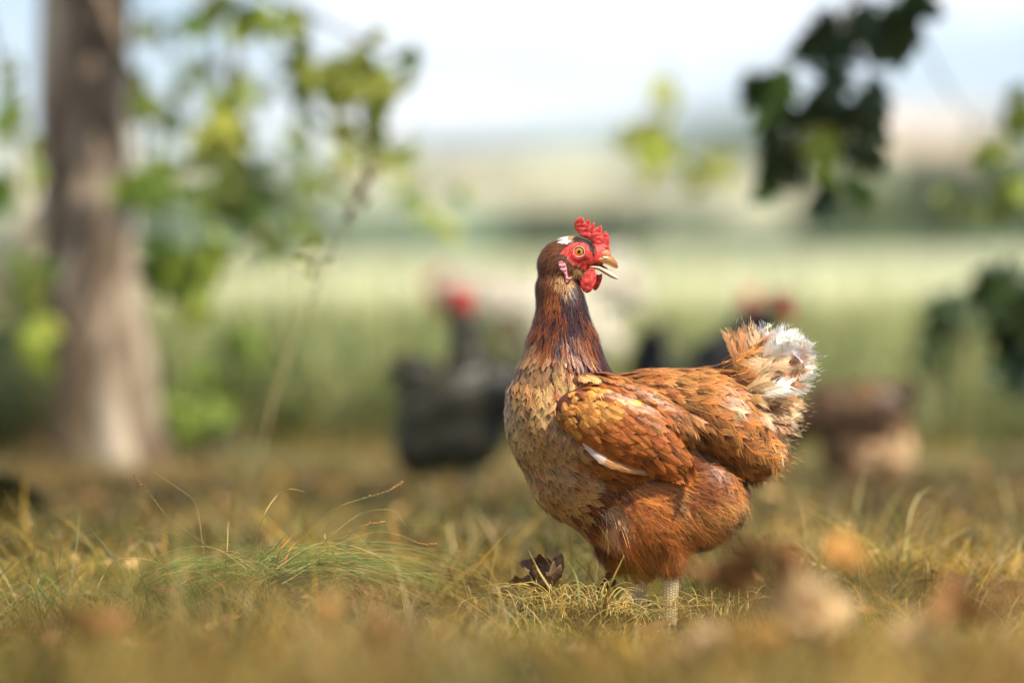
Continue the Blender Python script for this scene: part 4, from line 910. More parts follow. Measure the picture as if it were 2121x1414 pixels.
M_leafbg = mat_attr('bush_leaf', rough=.55, spec=.25, transl=.3)
def leaf_cloud(n, rg, rad, centers, ls, pal):
    """n leaf-shaped quads through several lobes; local coords"""
    ci = rg.integers(0, len(centers), n); c = np.array(centers)[ci]
    dv = rg.normal(0, 1, (n, 3)); dv /= np.linalg.norm(dv, axis=1)[:, None]
    P = c[:, :3] + dv * (c[:, 3:4] * rg.uniform(.55, 1.05, (n, 1)) ** .6)
    a = rg.normal(0, 1, (n, 3)); a /= np.linalg.norm(a, axis=1)[:, None]; b = np.cross(a, rg.normal(0, 1, (n, 3))); b /= np.linalg.norm(b, axis=1)[:, None]
    s_ = ls * rg.uniform(.6, 1.3, (n, 1)); V = np.stack([P - a * s_, P + b * s_ * .5, P + a * s_, P - b * s_ * .5], 1).reshape(-1, 3)
    col = np.array(pal)[rg.integers(0, len(pal), n)] * (1 + rg.normal(0, .15, (n, 1))); return V, np.arange(n * 4).reshape(n, 4), np.clip(col.repeat(4, 0), .005, .9)
rb = np.random.default_rng(5)
def bush_mesh(seed, dark):
    r = np.random.default_rng(seed); cs = [(r.uniform(-.9, .9), r.uniform(-.4, .4), r.uniform(.25, .75), r.uniform(.3, .5)) for _ in range(9)]
    pal = [L(70, 84, 52), L(84, 98, 60), L(60, 74, 48)] if dark else [L(104, 118, 70), L(122, 132, 82), L(90, 106, 64)]
    V, F, C = leaf_cloud(2600, r, 1, cs, .07, pal)
    return mesh('bush', V, F, C, smooth=False)
BM = [bush_mesh(1, True), bush_mesh(2, True), bush_mesh(3, False)]
HB = []
ROWS = ['left of the trunk and behind it', 'in the dark row between trunk and hen', 'in the low row just left of the hen head', 'in the dark row right behind the hen head', 'in the row right of the hen head', 'in the tall row at the right edge', 'in the upper tall row at the right edge', 'on the slope right above the hen head', 'high on the hill left of the hen comb', 'on the slope behind the left branches', 'high on the hill behind the dark leaves']
for ri, (u0, u1, vb_, h, D, dn) in enumerate(((-100, 420, 545, 70, 190, 9), (480, 880, 545, 62, 200, 8), (900, 1060, 545, 30, 210, 4), (1040, 1330, 540, 85, 185, 7), (1340, 1640, 538, 50, 220, 6), (1650, 2250, 520, 130, 170, 12), (1850, 2250, 470, 130, 260, 6), (1180, 1500, 430, 34, 420, 6), (820, 1100, 345, 30, 700, 5), (300, 700, 420, 50, 420, 6), (1420, 1750, 330, 55, 700, 6))):
    for k in range(dn):
        u = u0 + (u1 - u0) * (k + .5 + rb.uniform(-.3, .3)) / dn; p = at(u, vb_ + 8, D); hh = h * 1.35 * S * D / D0 * rb.uniform(.7, 1.25); ww = (u1 - u0) / dn * .75 * S * D / D0
        me = BM[int(rb.integers(0, 3))]; o = bpy.data.objects.new('hedge_bush', me); COL.objects.link(o)
        if len(me.materials) == 0: me.materials.append(M_leafbg)
        o.location = p; o.scale = (ww, ww * .8, hh); o.rotation_euler = (0, 0, rb.uniform(-.4, .4))
        tag(o, 'blurred green bush, ' + ['first', 'second', 'third', 'fourth', 'fifth', 'sixth', 'seventh', 'eighth', 'ninth', 'tenth', 'eleventh', 'twelfth'][k] + ' from left, ' + ROWS[ri], 'bush', 'hedgerow bushes ' + ROWS[ri])

# ------------------------------------------------------------------ tree at the left
M_bark = mat_noise('bark', L(82, 70, 56), L(202, 184, 158), 12, rough=.9, bump=1.0, dist=.01, stretch=(1, 1, .25), c3=L(122, 104, 84), p=(.36, .64))
DT = 10.4
tb = at(228, 985, DT); tb[2] = float(g(tb[0], tb[1]))
tree = empty('tree', tb, 'tree with thick grey brown trunk at the left edge, leafy twigs hanging around it', 'tree')
cps = [(232, 1010, 128), (226, 960, 112), (220, 900, 104), (212, 820, 102), (204, 700, 98), (195, 560, 96), (184, 400, 95), (176, 200, 94), (170, 0, 92), (168, -300, 82), (150, -700, 76), (140, -1100, 66)]
Cc = spline([np.append(at(u, v, DT), r * S * DT / D0) for u, v, r in cps], 120)
V = []; na = 64
for i, c_ in enumerate(Cc):
    for j in range(na):
        a = 2 * math.pi * j / na; hgt = c_[2]
        fl = max(0, 1 - (hgt + .02) / .28)
        r = c_[3] * (1 + fl * .18 * math.sin(a * 5 + 1.1) + .05 * math.sin(a * 3 + hgt * 9) + .035 * math.sin(a * 7 - hgt * 21) + .03 * float(vnoise(a * 8, hgt * 30, 1.3)))
        kn = math.exp(-((hgt - .50) / .05) ** 2) * math.exp(-(((a - 4.9 + math.pi) % (2 * math.pi) - math.pi) / .35) ** 2); r *= 1 - .12 * kn
        V.append((c_[0] + r * math.cos(a), c_[1] + r * math.sin(a), hgt))
F = np.array([(i * na + j, i * na + (j + 1) % na, (i + 1) * na + (j + 1) % na, (i + 1) * na + j) for i in range(119) for j in range(na)])
trunk = link('trunk', mesh('trunk', np.array(V), F), tree, M_bark)
kD = S * DT / D0
V, F = tube(spline([at(180, -200, DT), at(420, -260, DT - .5), at(700, -200, DT - 1), at(1000, -280, DT - 1.3)], 24), np.linspace(42, 12, 24) * kD, 12); link('limb', mesh('limb', V, F), tree, M_bark)
V, F = tube(spline([at(170, -350, DT), at(60, -520, DT - .3), at(-200, -620, DT - .8)], 16), np.linspace(40, 14, 16) * kD, 12); link('limb', mesh('limb', V, F), tree, M_bark)
V, F = tube(spline([at(160, -600, DT), at(500, -900, DT + .2), at(900, -1100, DT + .4)], 16), np.linspace(44, 12, 16) * kD, 12); link('limb', mesh('limb', V, F), tree, M_bark)
rg = np.random.default_rng(11)
cs = [(*at(rg.uniform(-700, 1100), rg.uniform(-1700, -900), DT + rg.uniform(-.6, 1.6)), rg.uniform(.22, .42)) for _ in range(30)]
V, F, C = leaf_cloud(9000, rg, 1, cs, .045, [L(110, 124, 40), L(84, 102, 34), L(140, 146, 52)])
tag(link('crown', mesh('crown', V, F, C, smooth=False), tree, M_leafbg), kind='stuff')

# pale leaning limb behind the trunk
V, F = tube(spline([at(-330, 800, 12.6), at(-120, 690, 12.6), at(20, 540, 12.6), at(110, 440, 12.6), at(190, 330, 12.6)], 30), np.linspace(56, 36, 30) * S * 12.6 / D0 * (1 + .05 * np.sin(np.arange(30))), 14)
tag(link('dead_limb', mesh('dead_limb', V, F), mat=mat_noise('bare_wood', L(206, 180, 138), L(236, 214, 176), 20, stretch=(1, 1, .3), bump=.5)), 'pale bare sunlit limb leaning behind the trunk at the left edge', 'dead branch')

# ------------------------------------------------------------------ leaves: lobed, folded, shared meshes
def leaf_mesh(seed, lobes=True):
    r = np.random.default_rng(seed)
    o = [(0, 0), (.16, .02), (.34, .10), (.40, .26), (.28, .34), (.46, .50), (.36, .62), (.22, .60), (.20, .80), (0, 1.0)] if lobes else [(0, 0), (.14, .10), (.24, .28), (.27, .48), (.20, .72), (.10, .90), (0, 1.0)]
    V = []; F = []; rt = [(x * (1 + r.normal(0, .08)), y) for x, y in o]; lf = [(-x * (1 + r.normal(0, .08)), y) for x, y in o]
    n = len(o); bz = r.uniform(.15, .35)
    h = lambda x, y: abs(x) * .35 - bz * y * y + .05 * math.sin(y * 9 + x * 5)
    for side in (rt, lf):
        for (x, y) in side: V.append((x, y, h(x, y)))
    for (x, y) in o: V.append((0, y, h(0, y)))
    for k in range(n - 1):
        F.append((2 * n + k, k, k + 1, 2 * n + k + 1)); F.append((2 * n + k + 1, n + k + 1, n + k, 2 * n + k))
    V += [(-.012, 0, 0), (.012, 0, 0), (.008, -.35, .04), (-.008, -.35, .04)]; m = len(V); F.append((m - 4, m - 3, m - 2, m - 1))
    me = mesh('leaf', np.array(V), F); return me
def leaf_mat(name, c, tr=.45):
    return mat_noise(name, c * .8, c * 1.2, 8, rough=.45, spec=.35, transl=tr)
LM = {k: leaf_mat('leaf_' + k, L(*c), t) for k, c, t in (('yellow', (196, 196, 84), .55), ('lime', (178, 194, 78), .6), ('olive', (134, 142, 66), .5), ('green', (100, 126, 46), .5), ('dark', (50, 66, 26), .25))}  # sun glow painted into yellow and lime, backlit shade into dark
LMESH = {}
for k in LM:
    for s_ in (1, 2, 3):
        me = leaf_mesh(s_ * 7 + len(k), s_ != 3); me.materials.append(LM[k]); LMESH[k, s_] = me
def branch(label, D, path, blobs, seed, rtw=7, depth=.25, group=None, cat='branch', name='leafy_branch'):
    rg = np.random.default_rng(seed); root = empty(name, at(*path[0], D), label, cat, group)
    P_ = spline([at(u, v, D + rg.uniform(-.08, .08)) for u, v in path], 8 * len(path)); kk = S * D / D0
    V, F = tube(P_, np.linspace(rtw, rtw * .35, len(P_)) * kk, 8); tw = link('twig', mesh('twig', V, F), root, M_bark)
    for (u, v, ru, rv, n, pal, sz) in blobs:
        c0 = at(u, v, D); j = int(np.argmin(((P_ - c0) ** 2).sum(1)))
        V, F = tube(spline([P_[j], (P_[j] + c0) / 2 + [0, 0, .015], c0], 8), np.linspace(rtw * .45, 1.2, 8) * kk, 6); link('twig', mesh('twig', V, F), root, M_bark)
        for _ in range(int(n * 1.7 + 1)):
            p = at(u + rg.normal(0, ru * .6), v + rg.normal(0, rv * .6), D + rg.normal(0, depth * .4)); k_ = pal if isinstance(pal, str) else pal[int(rg.integers(0, len(pal)))]
            o = bpy.data.objects.new('leaf', LMESH[k_, int(rg.integers(1, 4))]); COL.objects.link(o); o.parent = root; o.location = Vector(p) - root.location
            q = sz * kk * rg.uniform(.6, 1.15) * (.85 if seed not in (7, 9, 14, 15) else 1); o.scale = (q * 1.05, q, q)
            o.rotation_euler = (rg.uniform(-2.2, -.9), rg.normal(0, .6), rg.uniform(-1.0, 1.0) + (math.pi if rg.random() < .4 else 0))
    return root
GL = 'leafy branches hanging from above'
branch('bright yellow green branch reaching right from the top, middle left of the sky', 9.0, [(380, -160), (520, -30), (700, 60), (790, 100), (870, 115)], [(740, 120, 70, 40, 10, ['yellow', 'lime'], 95), (690, 190, 55, 45, 8, ['lime', 'green', 'yellow'], 90), (860, 110, 30, 25, 3, 'green', 60), (770, 225, 25, 40, 3, ['lime', 'olive'], 80), (630, 110, 30, 50, 4, ['olive', 'lime'], 80), (800, 150, 30, 20, 3, 'yellow', 70)], 1, group=GL)
branch('dark olive branch across the top edge with one strand hanging down, right of the trunk', 9.6, [(250, -140), (400, -10), (480, 30), (490, 170), (480, 320)], [(440, 15, 90, 25, 10, ['olive', 'green'], 80), (570, 30, 60, 25, 6, ['olive', 'lime'], 80), (490, 165, 22, 60, 7, ['olive', 'lime'], 80), (470, 270, 35, 40, 7, ['yellow', 'olive'], 80), (375, 175, 15, 25, 2, 'olive', 55), (420, 310, 50, 20, 4, ['olive'], 60)], 2, group=GL)
branch('dark green branch drooping down along the right side of the trunk', 9.7, [(200, -20), (285, 190), (300, 330), (345, 470), (400, 610)], [(290, 200, 16, 50, 6, ['green', 'olive'], 70), (315, 390, 35, 50, 8, ['green', 'lime'], 80), (370, 530, 60, 45, 12, ['green', 'green', 'lime'], 90), (405, 620, 35, 40, 6, ['lime', 'yellow', 'green'], 85), (440, 500, 30, 30, 4, ['olive', 'lime'], 70)], 3, group=GL)
branch('thin pale green branch hanging in the middle distance right of the trunk', 10.9, [(430, -100), (470, 250), (520, 380), (550, 500)], [(530, 400, 50, 35, 7, ['green', 'olive'], 85), (555, 480, 25, 40, 5, ['olive', 'green'], 80), (490, 340, 40, 25, 5, ['olive', 'lime'], 75), (430, 300, 40, 30, 4, ['yellow', 'olive'], 70)], 4, group=GL)
branch('sparse branch hanging at the left edge in front of the sky', 9.9, [(-90, -150), (-20, 60), (20, 250), (50, 450), (60, 690)], [(10, 230, 35, 40, 4, ['olive', 'green'], 70), (70, 300, 14, 60, 4, ['lime', 'olive'], 65), (60, 560, 30, 35, 6, ['green', 'olive'], 75), (70, 680, 28, 50, 6, ['yellow', 'lime'], 80), (10, 400, 18, 50, 4, ['green'], 70), (15, 130, 18, 30, 2, ['olive'], 60)], 5, group=GL)
branch('yellow leaves dangling alone in the sky between the hen and the dark leaves', 11.0, [(1300, -260), (1370, -60), (1385, 150), (1340, 300)], [(1375, 185, 16, 30, 4, 'yellow', 75), (1345, 275, 28, 40, 8, ['yellow', 'lime'], 80), (1480, 335, 28, 26, 4, ['yellow'], 75)], 6, rtw=3, group=GL)
branch('dark green drooping branch of broad leaves, upper right in front of the sky', 8.9, [(1980, -200), (1800, -60), (1735, 60), (1700, 190), (1640, 300), (1600, 370)], [(1840, 20, 50, 30, 9, 'dark', 110), (1865, 75, 20, 25, 4, 'dark', 90), (1725, 70, 14, 50, 5, 'dark', 85), (1585, 150, 45, 14, 5, ['dark', 'green'], 80), (1610, 200, 30, 25, 5, ['dark', 'green'], 85), (1710, 215, 45, 25, 6, 'dark', 85), (1795, 200, 16, 55, 6, 'dark', 80), (1610, 300, 25, 45, 7, ['dark'], 90), (1785, 300, 30, 35, 6, ['dark'], 85), (1690, 290, 28, 34, 6, ['lime', 'yellow'], 75), (1780, 360, 16, 25, 2, 'green', 70), (1590, 365, 20, 20, 3, ['green', 'dark'], 70), (1695, 395, 16, 18, 3, 'dark', 60)], 7, group=GL)
branch('thin bare twig with yellow green leaves at the right edge', 9.6, [(1820, -140), (1900, 60), (1980, 210), (2110, 350), (2200, 420)], [(2105, 220, 14, 45, 4, ['olive', 'lime'], 75), (2060, 290, 30, 18, 4, ['lime', 'yellow'], 70), (2115, 360, 20, 40, 4, ['olive', 'lime'], 80), (1990, 440, 20, 30, 3, ['olive'], 75), (2085, 410, 35, 30, 4, ['olive', 'green'], 75)], 8, rtw=4, group=GL)
branch('dark leafy sprig poking in at the right edge at hen height', 9.4, [(2330, 420), (2210, 520), (2120, 590), (2090, 640)], [(2085, 570, 34, 20, 9, 'dark', 105), (2110, 630, 30, 36, 13, 'dark', 115), (2115, 700, 20, 40, 9, 'dark', 105)], 9, group=GL)

branch('airy small leaved branch spread between trunk and hen, pale green', 10.6, [(300, -180), (600, 120), (760, 260), (900, 420)], [(740, 290, 60, 45, 9, ['lime', 'olive', 'yellow'], 46), (680, 360, 50, 40, 7, ['lime', 'olive'], 42), (820, 340, 50, 40, 7, ['yellow', 'lime'], 42), (900, 430, 30, 50, 5, ['yellow', 'lime'], 40), (620, 250, 40, 50, 6, ['green', 'lime'], 48), (560, 180, 30, 40, 5, ['olive', 'green'], 48), (430, 240, 40, 50, 5, ['lime', 'yellow'], 46), (640, 470, 40, 40, 5, ['lime', 'green'], 40)], 14, rtw=4, group=GL)
branch('second airy branch behind, filling the sky right of the trunk with small leaves', 11.2, [(200, -200), (330, 60), (420, 200), (470, 420)], [(330, 60, 40, 30, 5, ['olive', 'green'], 50), (400, 130, 40, 30, 5, ['olive', 'lime'], 46), (350, 250, 30, 40, 5, ['green', 'lime'], 46), (450, 420, 40, 40, 6, ['lime', 'green'], 50), (400, 400, 30, 30, 4, ['yellow', 'lime'], 46), (520, 330, 30, 30, 4, ['olive', 'green'], 46)], 15, rtw=4, group=GL)

# ------------------------------------------------------------------ shrubs and weeds around the tree and at the right
def shrub(label, u, D, hpx, wpx, n, pal, seed, ls=.03, lobes=10, cat='shrub', name='shrub', group=None):
    r = np.random.default_rng(seed); b_ = at(u, 0, D); b_[2] = float(g(b_[0], b_[1])); kk = S * D / D0; H = hpx * kk; Wd = wpx * kk * .5
    root = empty(name, tuple(b_), label, cat, group)
    cs = [(b_[0] + r.uniform(-.8, .8) * Wd, b_[1] + r.uniform(-.5, .5) * Wd, b_[2] + H * r.uniform(.25, .9), r.uniform(.2, .38) * max(Wd, H * .35)) for _ in range(lobes)]
    V, F, C = leaf_cloud(n, r, 1, cs, ls, [L(*p) for p in pal])
    tag(link('foliage', mesh('foliage', V, F, C, smooth=False), root, M_leafbg), kind='stuff')
    for c_ in cs[:7]:
        V, F = tube(spline([b_ + [r.normal(0, .01), 0, -.01], (b_ + np.array(c_[:3])) / 2 + [r.normal(0, .03), 0, 0], c_[:3]], 8), np.linspace(.006, .002, 8), 6); link('stem', mesh('stem', V, F), root, M_bark)
shrub('dark green shrub at the left edge behind the trunk', 20, 13.0, 330, 260, 1500, [(62, 80, 50), (50, 66, 40), (84, 100, 62)], 31)
shrub('light green leafy weed just right of the trunk base', 400, 10.9, 190, 130, 240, [(160, 180, 84), (130, 152, 72), (176, 190, 100)], 32, ls=.034, lobes=8)
shrub('bright lime weed between the trunk and the grey hen', 500, 11.4, 250, 110, 200, [(190, 206, 100), (150, 176, 84)], 33, ls=.036, lobes=6)
shrub('blue green low shrub left of the grey hen', 660, 13.2, 190, 170, 420, [(122, 150, 110), (140, 168, 128), (108, 132, 92)], 34, lobes=8)
shrub('tall thin dark green weed right of the log pile', 1955, 11.5, 320, 60, 260, [(74, 92, 60), (90, 110, 74)], 35, lobes=8)
shrub('blue green shrub at the right edge below the dark sprig', 2080, 12.0, 260, 190, 900, [(84, 112, 72), (104, 134, 88), (66, 88, 56)], 36)
shrub('small dark tuft of leaves low at the left edge', 40, 8.0, 90, 160, 420, [(56, 62, 26), (74, 80, 34)], 37, ls=.022, lobes=6)

# tall blurred dry weed, left of centre
def tallweed():
    D = 7.6; b_ = at(505, 0, D); b_[2] = float(g(b_[0], b_[1])); root = empty('tall_weed', tuple(b_), 'tall thin dry weed leaning right, blurred, between trunk and grey hen', 'weed')
    r = np.random.default_rng(8); M = mat_noise('dry_stem', L(170, 144, 96), L(210, 188, 140), 30)
    P_ = spline([b_, at(560, 850, D), at(620, 680, D), at(690, 520, D), at(745, 400, D), at(800, 310, D)], 40); V, F = tube(P_, np.linspace(3, 1, 40) * S * 1.28, 7); link('stem', mesh('stem', V, F), root, M)
    for i in range(16):
        j = 24 + i; d_ = np.array([r.uniform(-.05, .06), r.normal(0, .02), r.uniform(.02, .09)]); V, F = tube(spline([P_[j], P_[j] + d_ * .6 + [.005, 0, 0], P_[j] + d_], 6), [.0008, .0007, .0006, .0005, .0004, .0003], 5); link('side_stalk', mesh('side_stalk', V, F), root, M)
    for i in range(14):
        p = P_[28 + i // 2] + r.normal(0, .006, 3); V, F = tube([p, p + [.004, 0, .008], p + [.009, 0, .017]], [.001, .003, .0006], 6); link('seed', mesh('seed', V, F), root, mat_b)
    for i in range(9):
        p = at(650 + r.normal(0, 18), 545 + r.normal(0, 30), D); o = bpy.data.objects.new('leaf', LMESH['yellow', 3]); COL.objects.link(o); o.parent = root; o.location = Vector(p) - root.location
        o.scale = (.02,) * 3; o.rotation_euler = (r.uniform(.6, 2), r.normal(0, .6), r.normal(0, .8))
mat_b = mat_noise('seed_brown', L(130, 92, 56), L(176, 136, 90), 60)
tallweed()
M_dbark = mat_noise('old_bark', L(58, 44, 32), L(110, 86, 60), 22, rough=.95)
def leanstick():
    D = 9.0; b_ = at(-30, 0, D); b_[2] = float(g(b_[0], b_[1])); V, F = tube(spline([b_, at(40, 960, D), at(130, 830, D), at(215, 700, D)], 16), np.linspace(5, 2, 16) * S * 1.5, 8)
    tag(link('dead_stick', mesh('dead_stick', V, F), mat=M_dbark), 'thin dark stick leaning against the tree trunk from the left', 'stick')
leanstick()

# ------------------------------------------------------------------ sharp tuft at the left and dry curls
M_bl = mat_attr('tuft_blade', rough=.5, spec=.3, transl=.2)
tuft = empty('grass_tuft', at(545, 1200, 6.03), 'fine green grass tuft in sharp focus, left of the hen, with arching blades', 'grass tuft')
def px_blade(pts, D, r0, col, parent, name='blade', seed=False, rs=None, dd=.02):
    r = rs or np.random.default_rng(int(pts[0][0]) + int(pts[-1][1]))
    P_ = spline([at(a / 2.0, 900 + b / 2.0, D + r.normal(0, dd)) for a, b in pts], 9 * len(pts)); n = len(P_)
    V, F = tube(P_, r0 * (1 - .75 * np.linspace(0, 1, n) ** 2), 5, flat=.5); c_ = L(*col)
    C = np.array([c_ * (.8 + .4 * (i // 5) / n) for i in range(len(V))]); o = link(name, mesh(name, V, F, C), parent, M_bl)
    if seed:
        for i in range(26):
            j = n - 1 - int(i * n * .36 / 26); p = P_[j]; d_ = P_[min(j + 1, n - 1)] - P_[j - 1]; d_ /= np.linalg.norm(d_); pr = r.normal(0, 1, 3); pr -= d_ * pr.dot(d_); pr /= np.linalg.norm(pr)
            if i > 12 and i % 3: continue
            t_ = p + d_ * .0032 + pr * .0016; V, F = tube([p, (p + t_) / 2 + pr * .0004, t_], [.0003, .0008, .0002], 6); link('seed', mesh('seed', V, F, np.array([L(170, 120, 66)] * len(V))), o, M_bl)
GRN = (112, 136, 62); DRY = (206, 176, 108); ORG = (186, 120, 52)
DTF = 5.93
for pts, rr, col, sd in [([(1000, 590), (870, 470), (760, 390), (690, 335), (630, 260), (555, 172)], .00055, (150, 144, 70), True), ([(850, 560), (835, 430), (825, 350), (800, 270), (720, 210), (630, 150)], .00045, DRY, False), ([(1030, 560), (1065, 420), (1100, 320), (1150, 250), (1200, 225), (1262, 236)], .0006, DRY, False),
    ([(1060, 600), (1190, 460), (1280, 380), (1400, 300), (1500, 265), (1600, 235), (1668, 198)], .0005, (140, 146, 74), True), ([(1300, 500), (1370, 420), (1480, 335), (1560, 312), (1630, 315), (1670, 360), (1705, 420)], .00045, (176, 160, 84), False),
    ([(960, 600), (880, 500), (780, 440), (640, 395), (520, 388), (400, 405), (280, 460), (120, 560), (0, 635), (-60, 670)], .00065, GRN, False), ([(1100, 560), (1230, 470), (1400, 420), (1600, 378), (1760, 375), (1920, 345)], .0005, GRN, False), ([(1350, 470), (1540, 405), (1650, 415), (1740, 450), (1800, 455)], .0006, (190, 150, 80), True),
    ([(1075, 620), (1065, 500), (1040, 430), (1000, 395)], .0005, GRN, False), ([(1080, 640), (1070, 540), (1060, 430), (1020, 350), (975, 300)], .0005, (150, 160, 80), False), ([(930, 600), (940, 480), (945, 360)], .0007, DRY, False), ([(1140, 580), (1180, 520), (1210, 465), (1282, 402)], .0011, ORG, False), ([(1140, 560), (1160, 480), (1215, 415)], .0009, ORG, False),
    ([(1110, 560), (1140, 470), (1185, 412)], .0008, (130, 150, 60), False), ([(400, 640), (430, 580), (490, 515), (620, 520), (700, 560)], .0006, DRY, False), ([(350, 560), (480, 500), (560, 486), (650, 520)], .0005, GRN, False), ([(1250, 560), (1380, 470), (1500, 380), (1590, 362)], .0006, (170, 130, 70), True), ([(1500, 700), (1512, 640), (1498, 570)], .0008, DRY, False), ([(1400, 520), (1350, 440), (1345, 410)], .0008, DRY, False)]:
    px_blade(pts, DTF, rr * .9, col, tuft, name='seed_stalk' if sd else 'blade', seed=sd)
rt = np.random.default_rng(77)
for i in range(300):
    right = rt.random() < .68
    x0 = rt.normal(1120, 90); y0 = rt.uniform(540, 640); ln = rt.uniform(150, 900) if right else rt.uniform(120, 560); rise = rt.uniform(20, 130) * (ln / 500) ** .3
    sg = 1 if right else -1; drop_ = rt.uniform(-40, 110) * ln / 600
    pts = [(x0, y0), (x0 + sg * ln * .3, y0 - rise * .8), (x0 + sg * ln * .65, y0 - rise * .75 + drop_ * .4), (x0 + sg * ln, y0 - rise * .1 + drop_)]
    px_blade(pts, DTF, rt.uniform(.00032, .0006), [GRN, (116, 146, 64), (104, 130, 56), (150, 160, 84), DRY][int(rt.integers(0, 5))], tuft, rs=rt, dd=.03)

# bright dry curls round the feet
cur = empty('dry_grass_curls', at(1200, 1250, 5.85), 'pale curled dry straw at the feet of the brown hen', 'dry grass')
for i in range(260):
    u = rt.normal(1230, 90) if i < 110 else rt.uniform(1060, 1560); x0 = u * 2; y0 = rt.uniform(700, 775); h_ = rt.uniform(25, 120) * (.45 if 1285 < u < 1425 else 1); cx = rt.normal(0, 60)
    px_blade([(x0, y0), (x0 + cx * .3, y0 - h_ * .6), (x0 + cx, y0 - h_), (x0 + cx * 1.7, y0 - h_ * rt.uniform(.5, 1.1))], 5.84 + rt.normal(0, .02), rt.uniform(.0003, .0007), [DRY, (222, 196, 120), (214, 180, 84), (160, 150, 70)][int(rt.integers(0, 4))], cur, rs=rt, dd=.01)
for pts, c_ in (([(2500, 720), (2530, 620), (2586, 500)], (186, 150, 76)), ([(2400, 700), (2390, 600), (2350, 520)], (130, 136, 70)), ([(2280, 640), (2230, 560), (2190, 480)], DRY)):
    px_blade(pts, 5.72, .0012, c_, cur)

# ------------------------------------------------------------------ dead leaves
M_dead = {k: mat_noise('dead_leaf_' + k, L(*a), L(*b), 60, rough=.7, bump=.6, dist=.001, transl=.12) for k, a, b in (('dark', (70, 52, 36), (128, 98, 68)), ('brown', (104, 66, 36), (158, 108, 64)), ('orange', (172, 120, 56), (206, 154, 84)), ('pale', (180, 142, 96), (218, 186, 138)))}
def dead_leaf(label, u, v, D, size, kind, seed, group=None, strips=4):
    r = np.random.default_rng(seed); c0 = at(u, v, D); root = empty('dead_leaf', tuple(c0), label, 'dead leaf', group); s_ = size * S * D / D0
    Vv = []; Ff = []
    for q in range(strips):
        ang = r.uniform(0, 2 * math.pi); el = r.uniform(.1, 1.3); d_ = np.array([math.cos(ang) * math.cos(el), math.sin(ang) * math.cos(el) * .6, math.sin(el)]); up = np.array([r.normal(0, .4), r.normal(0, .3), 1])
        sd = np.cross(d_, up); sd /= np.linalg.norm(sd); nn = np.cross(sd, d_); n = 12; m = 7; l_ = s_ * r.uniform(.6, 1.1); wd = s_ * r.uniform(.14, .26); cu_ = r.uniform(-2.2, 2.2); pos = c0.copy() - d_ * l_ * .15; an = 0; o0 = len(Vv)
        for i in range(n):
            t = i / (n - 1); an = cu_ * t * t; dd_ = d_ * math.cos(an) + nn * math.sin(an); pos = pos + dd_ * l_ / n; w_ = wd * math.sin(math.pi * min(1, t * .85 + .12)) ** .7 * (1 + .2 * math.sin(i * 2.3 + q))
            for k in range(m):
                x = (k / (m - 1)) * 2 - 1; Vv.append(pos + sd * w_ * x + (nn * math.cos(an) - d_ * math.sin(an)) * (abs(x) ** 1.6 * w_ * .7 + .08 * w_ * math.sin(i * 1.9 + k * 2)))
        for i in range(n - 1):
            for k in range(m - 1): Ff.append((o0 + i * m + k, o0 + i * m + k + 1, o0 + (i + 1) * m + k + 1, o0 + (i + 1) * m + k))
    b_ = link('blade', mesh('blade', Vv, Ff), root, M_dead[kind]); md = b_.modifiers.new('thick', 'SOLIDIFY'); md.thickness = .0005
    zg = float(g(c0[0], c0[1])) - .005; V, F = tube([c0, np.array([c0[0] + r.normal(0, .008), c0[1], (c0[2] + zg) / 2]), np.array([c0[0] + r.normal(0, .015), c0[1], min(zg, c0[2] - .01)])], [.001, .0012, .001], 6); link('stalk', mesh('stalk', V, F), root, M_dead[kind])
dead_leaf('dark crumpled dead leaf in sharp focus just left of the hen feet', 1125, 1222, 5.88, 125, 'dark', 4, strips=10)
dead_leaf('dark twisted strip of dead leaf touching the far leg of the brown hen', 1250, 1222, 5.95, 90, 'dark', 9, strips=2)
for (lab, u, v, D, sz, kd, sd) in [('dark brown blurred leaf in the foreground right of the hen feet', 1520, 1225, 4.75, 130, 'brown', 21), ('bright orange blurred leaf standing highest in the right foreground', 1748, 1170, 4.7, 100, 'orange', 22), ('brown blurred leaf just left of the bright orange one', 1640, 1215, 4.7, 130, 'brown', 23), ('large pale pinkish blurred leaf in the middle of the right foreground', 1690, 1305, 4.55, 170, 'pale', 24),
    ('pale grey beige blurred leaf below the hen feet', 1450, 1352, 4.5, 100, 'pale', 25), ('orange tan blurred leaf near the bottom edge below the hen', 1580, 1365, 4.35, 120, 'orange', 26), ('brown blurred leaf at the right edge of the foreground', 2000, 1290, 4.7, 150, 'brown', 27), ('pale tan blurred leaf near the bottom right corner', 1870, 1350, 4.4, 110, 'pale', 28),
    ('brown blurred leaf at the bottom edge left of centre', 800, 1335, 4.5, 90, 'brown', 29), ('dark brown blurred leaf low at the left corner', 190, 1330, 4.6, 130, 'brown', 30), ('orange blurred leaf in the left half of the foreground', 690, 1290, 4.6, 80, 'orange', 33)]:
    dead_leaf(lab, u, v, D - .45, sz * 1.25, kd, sd, strips=6)

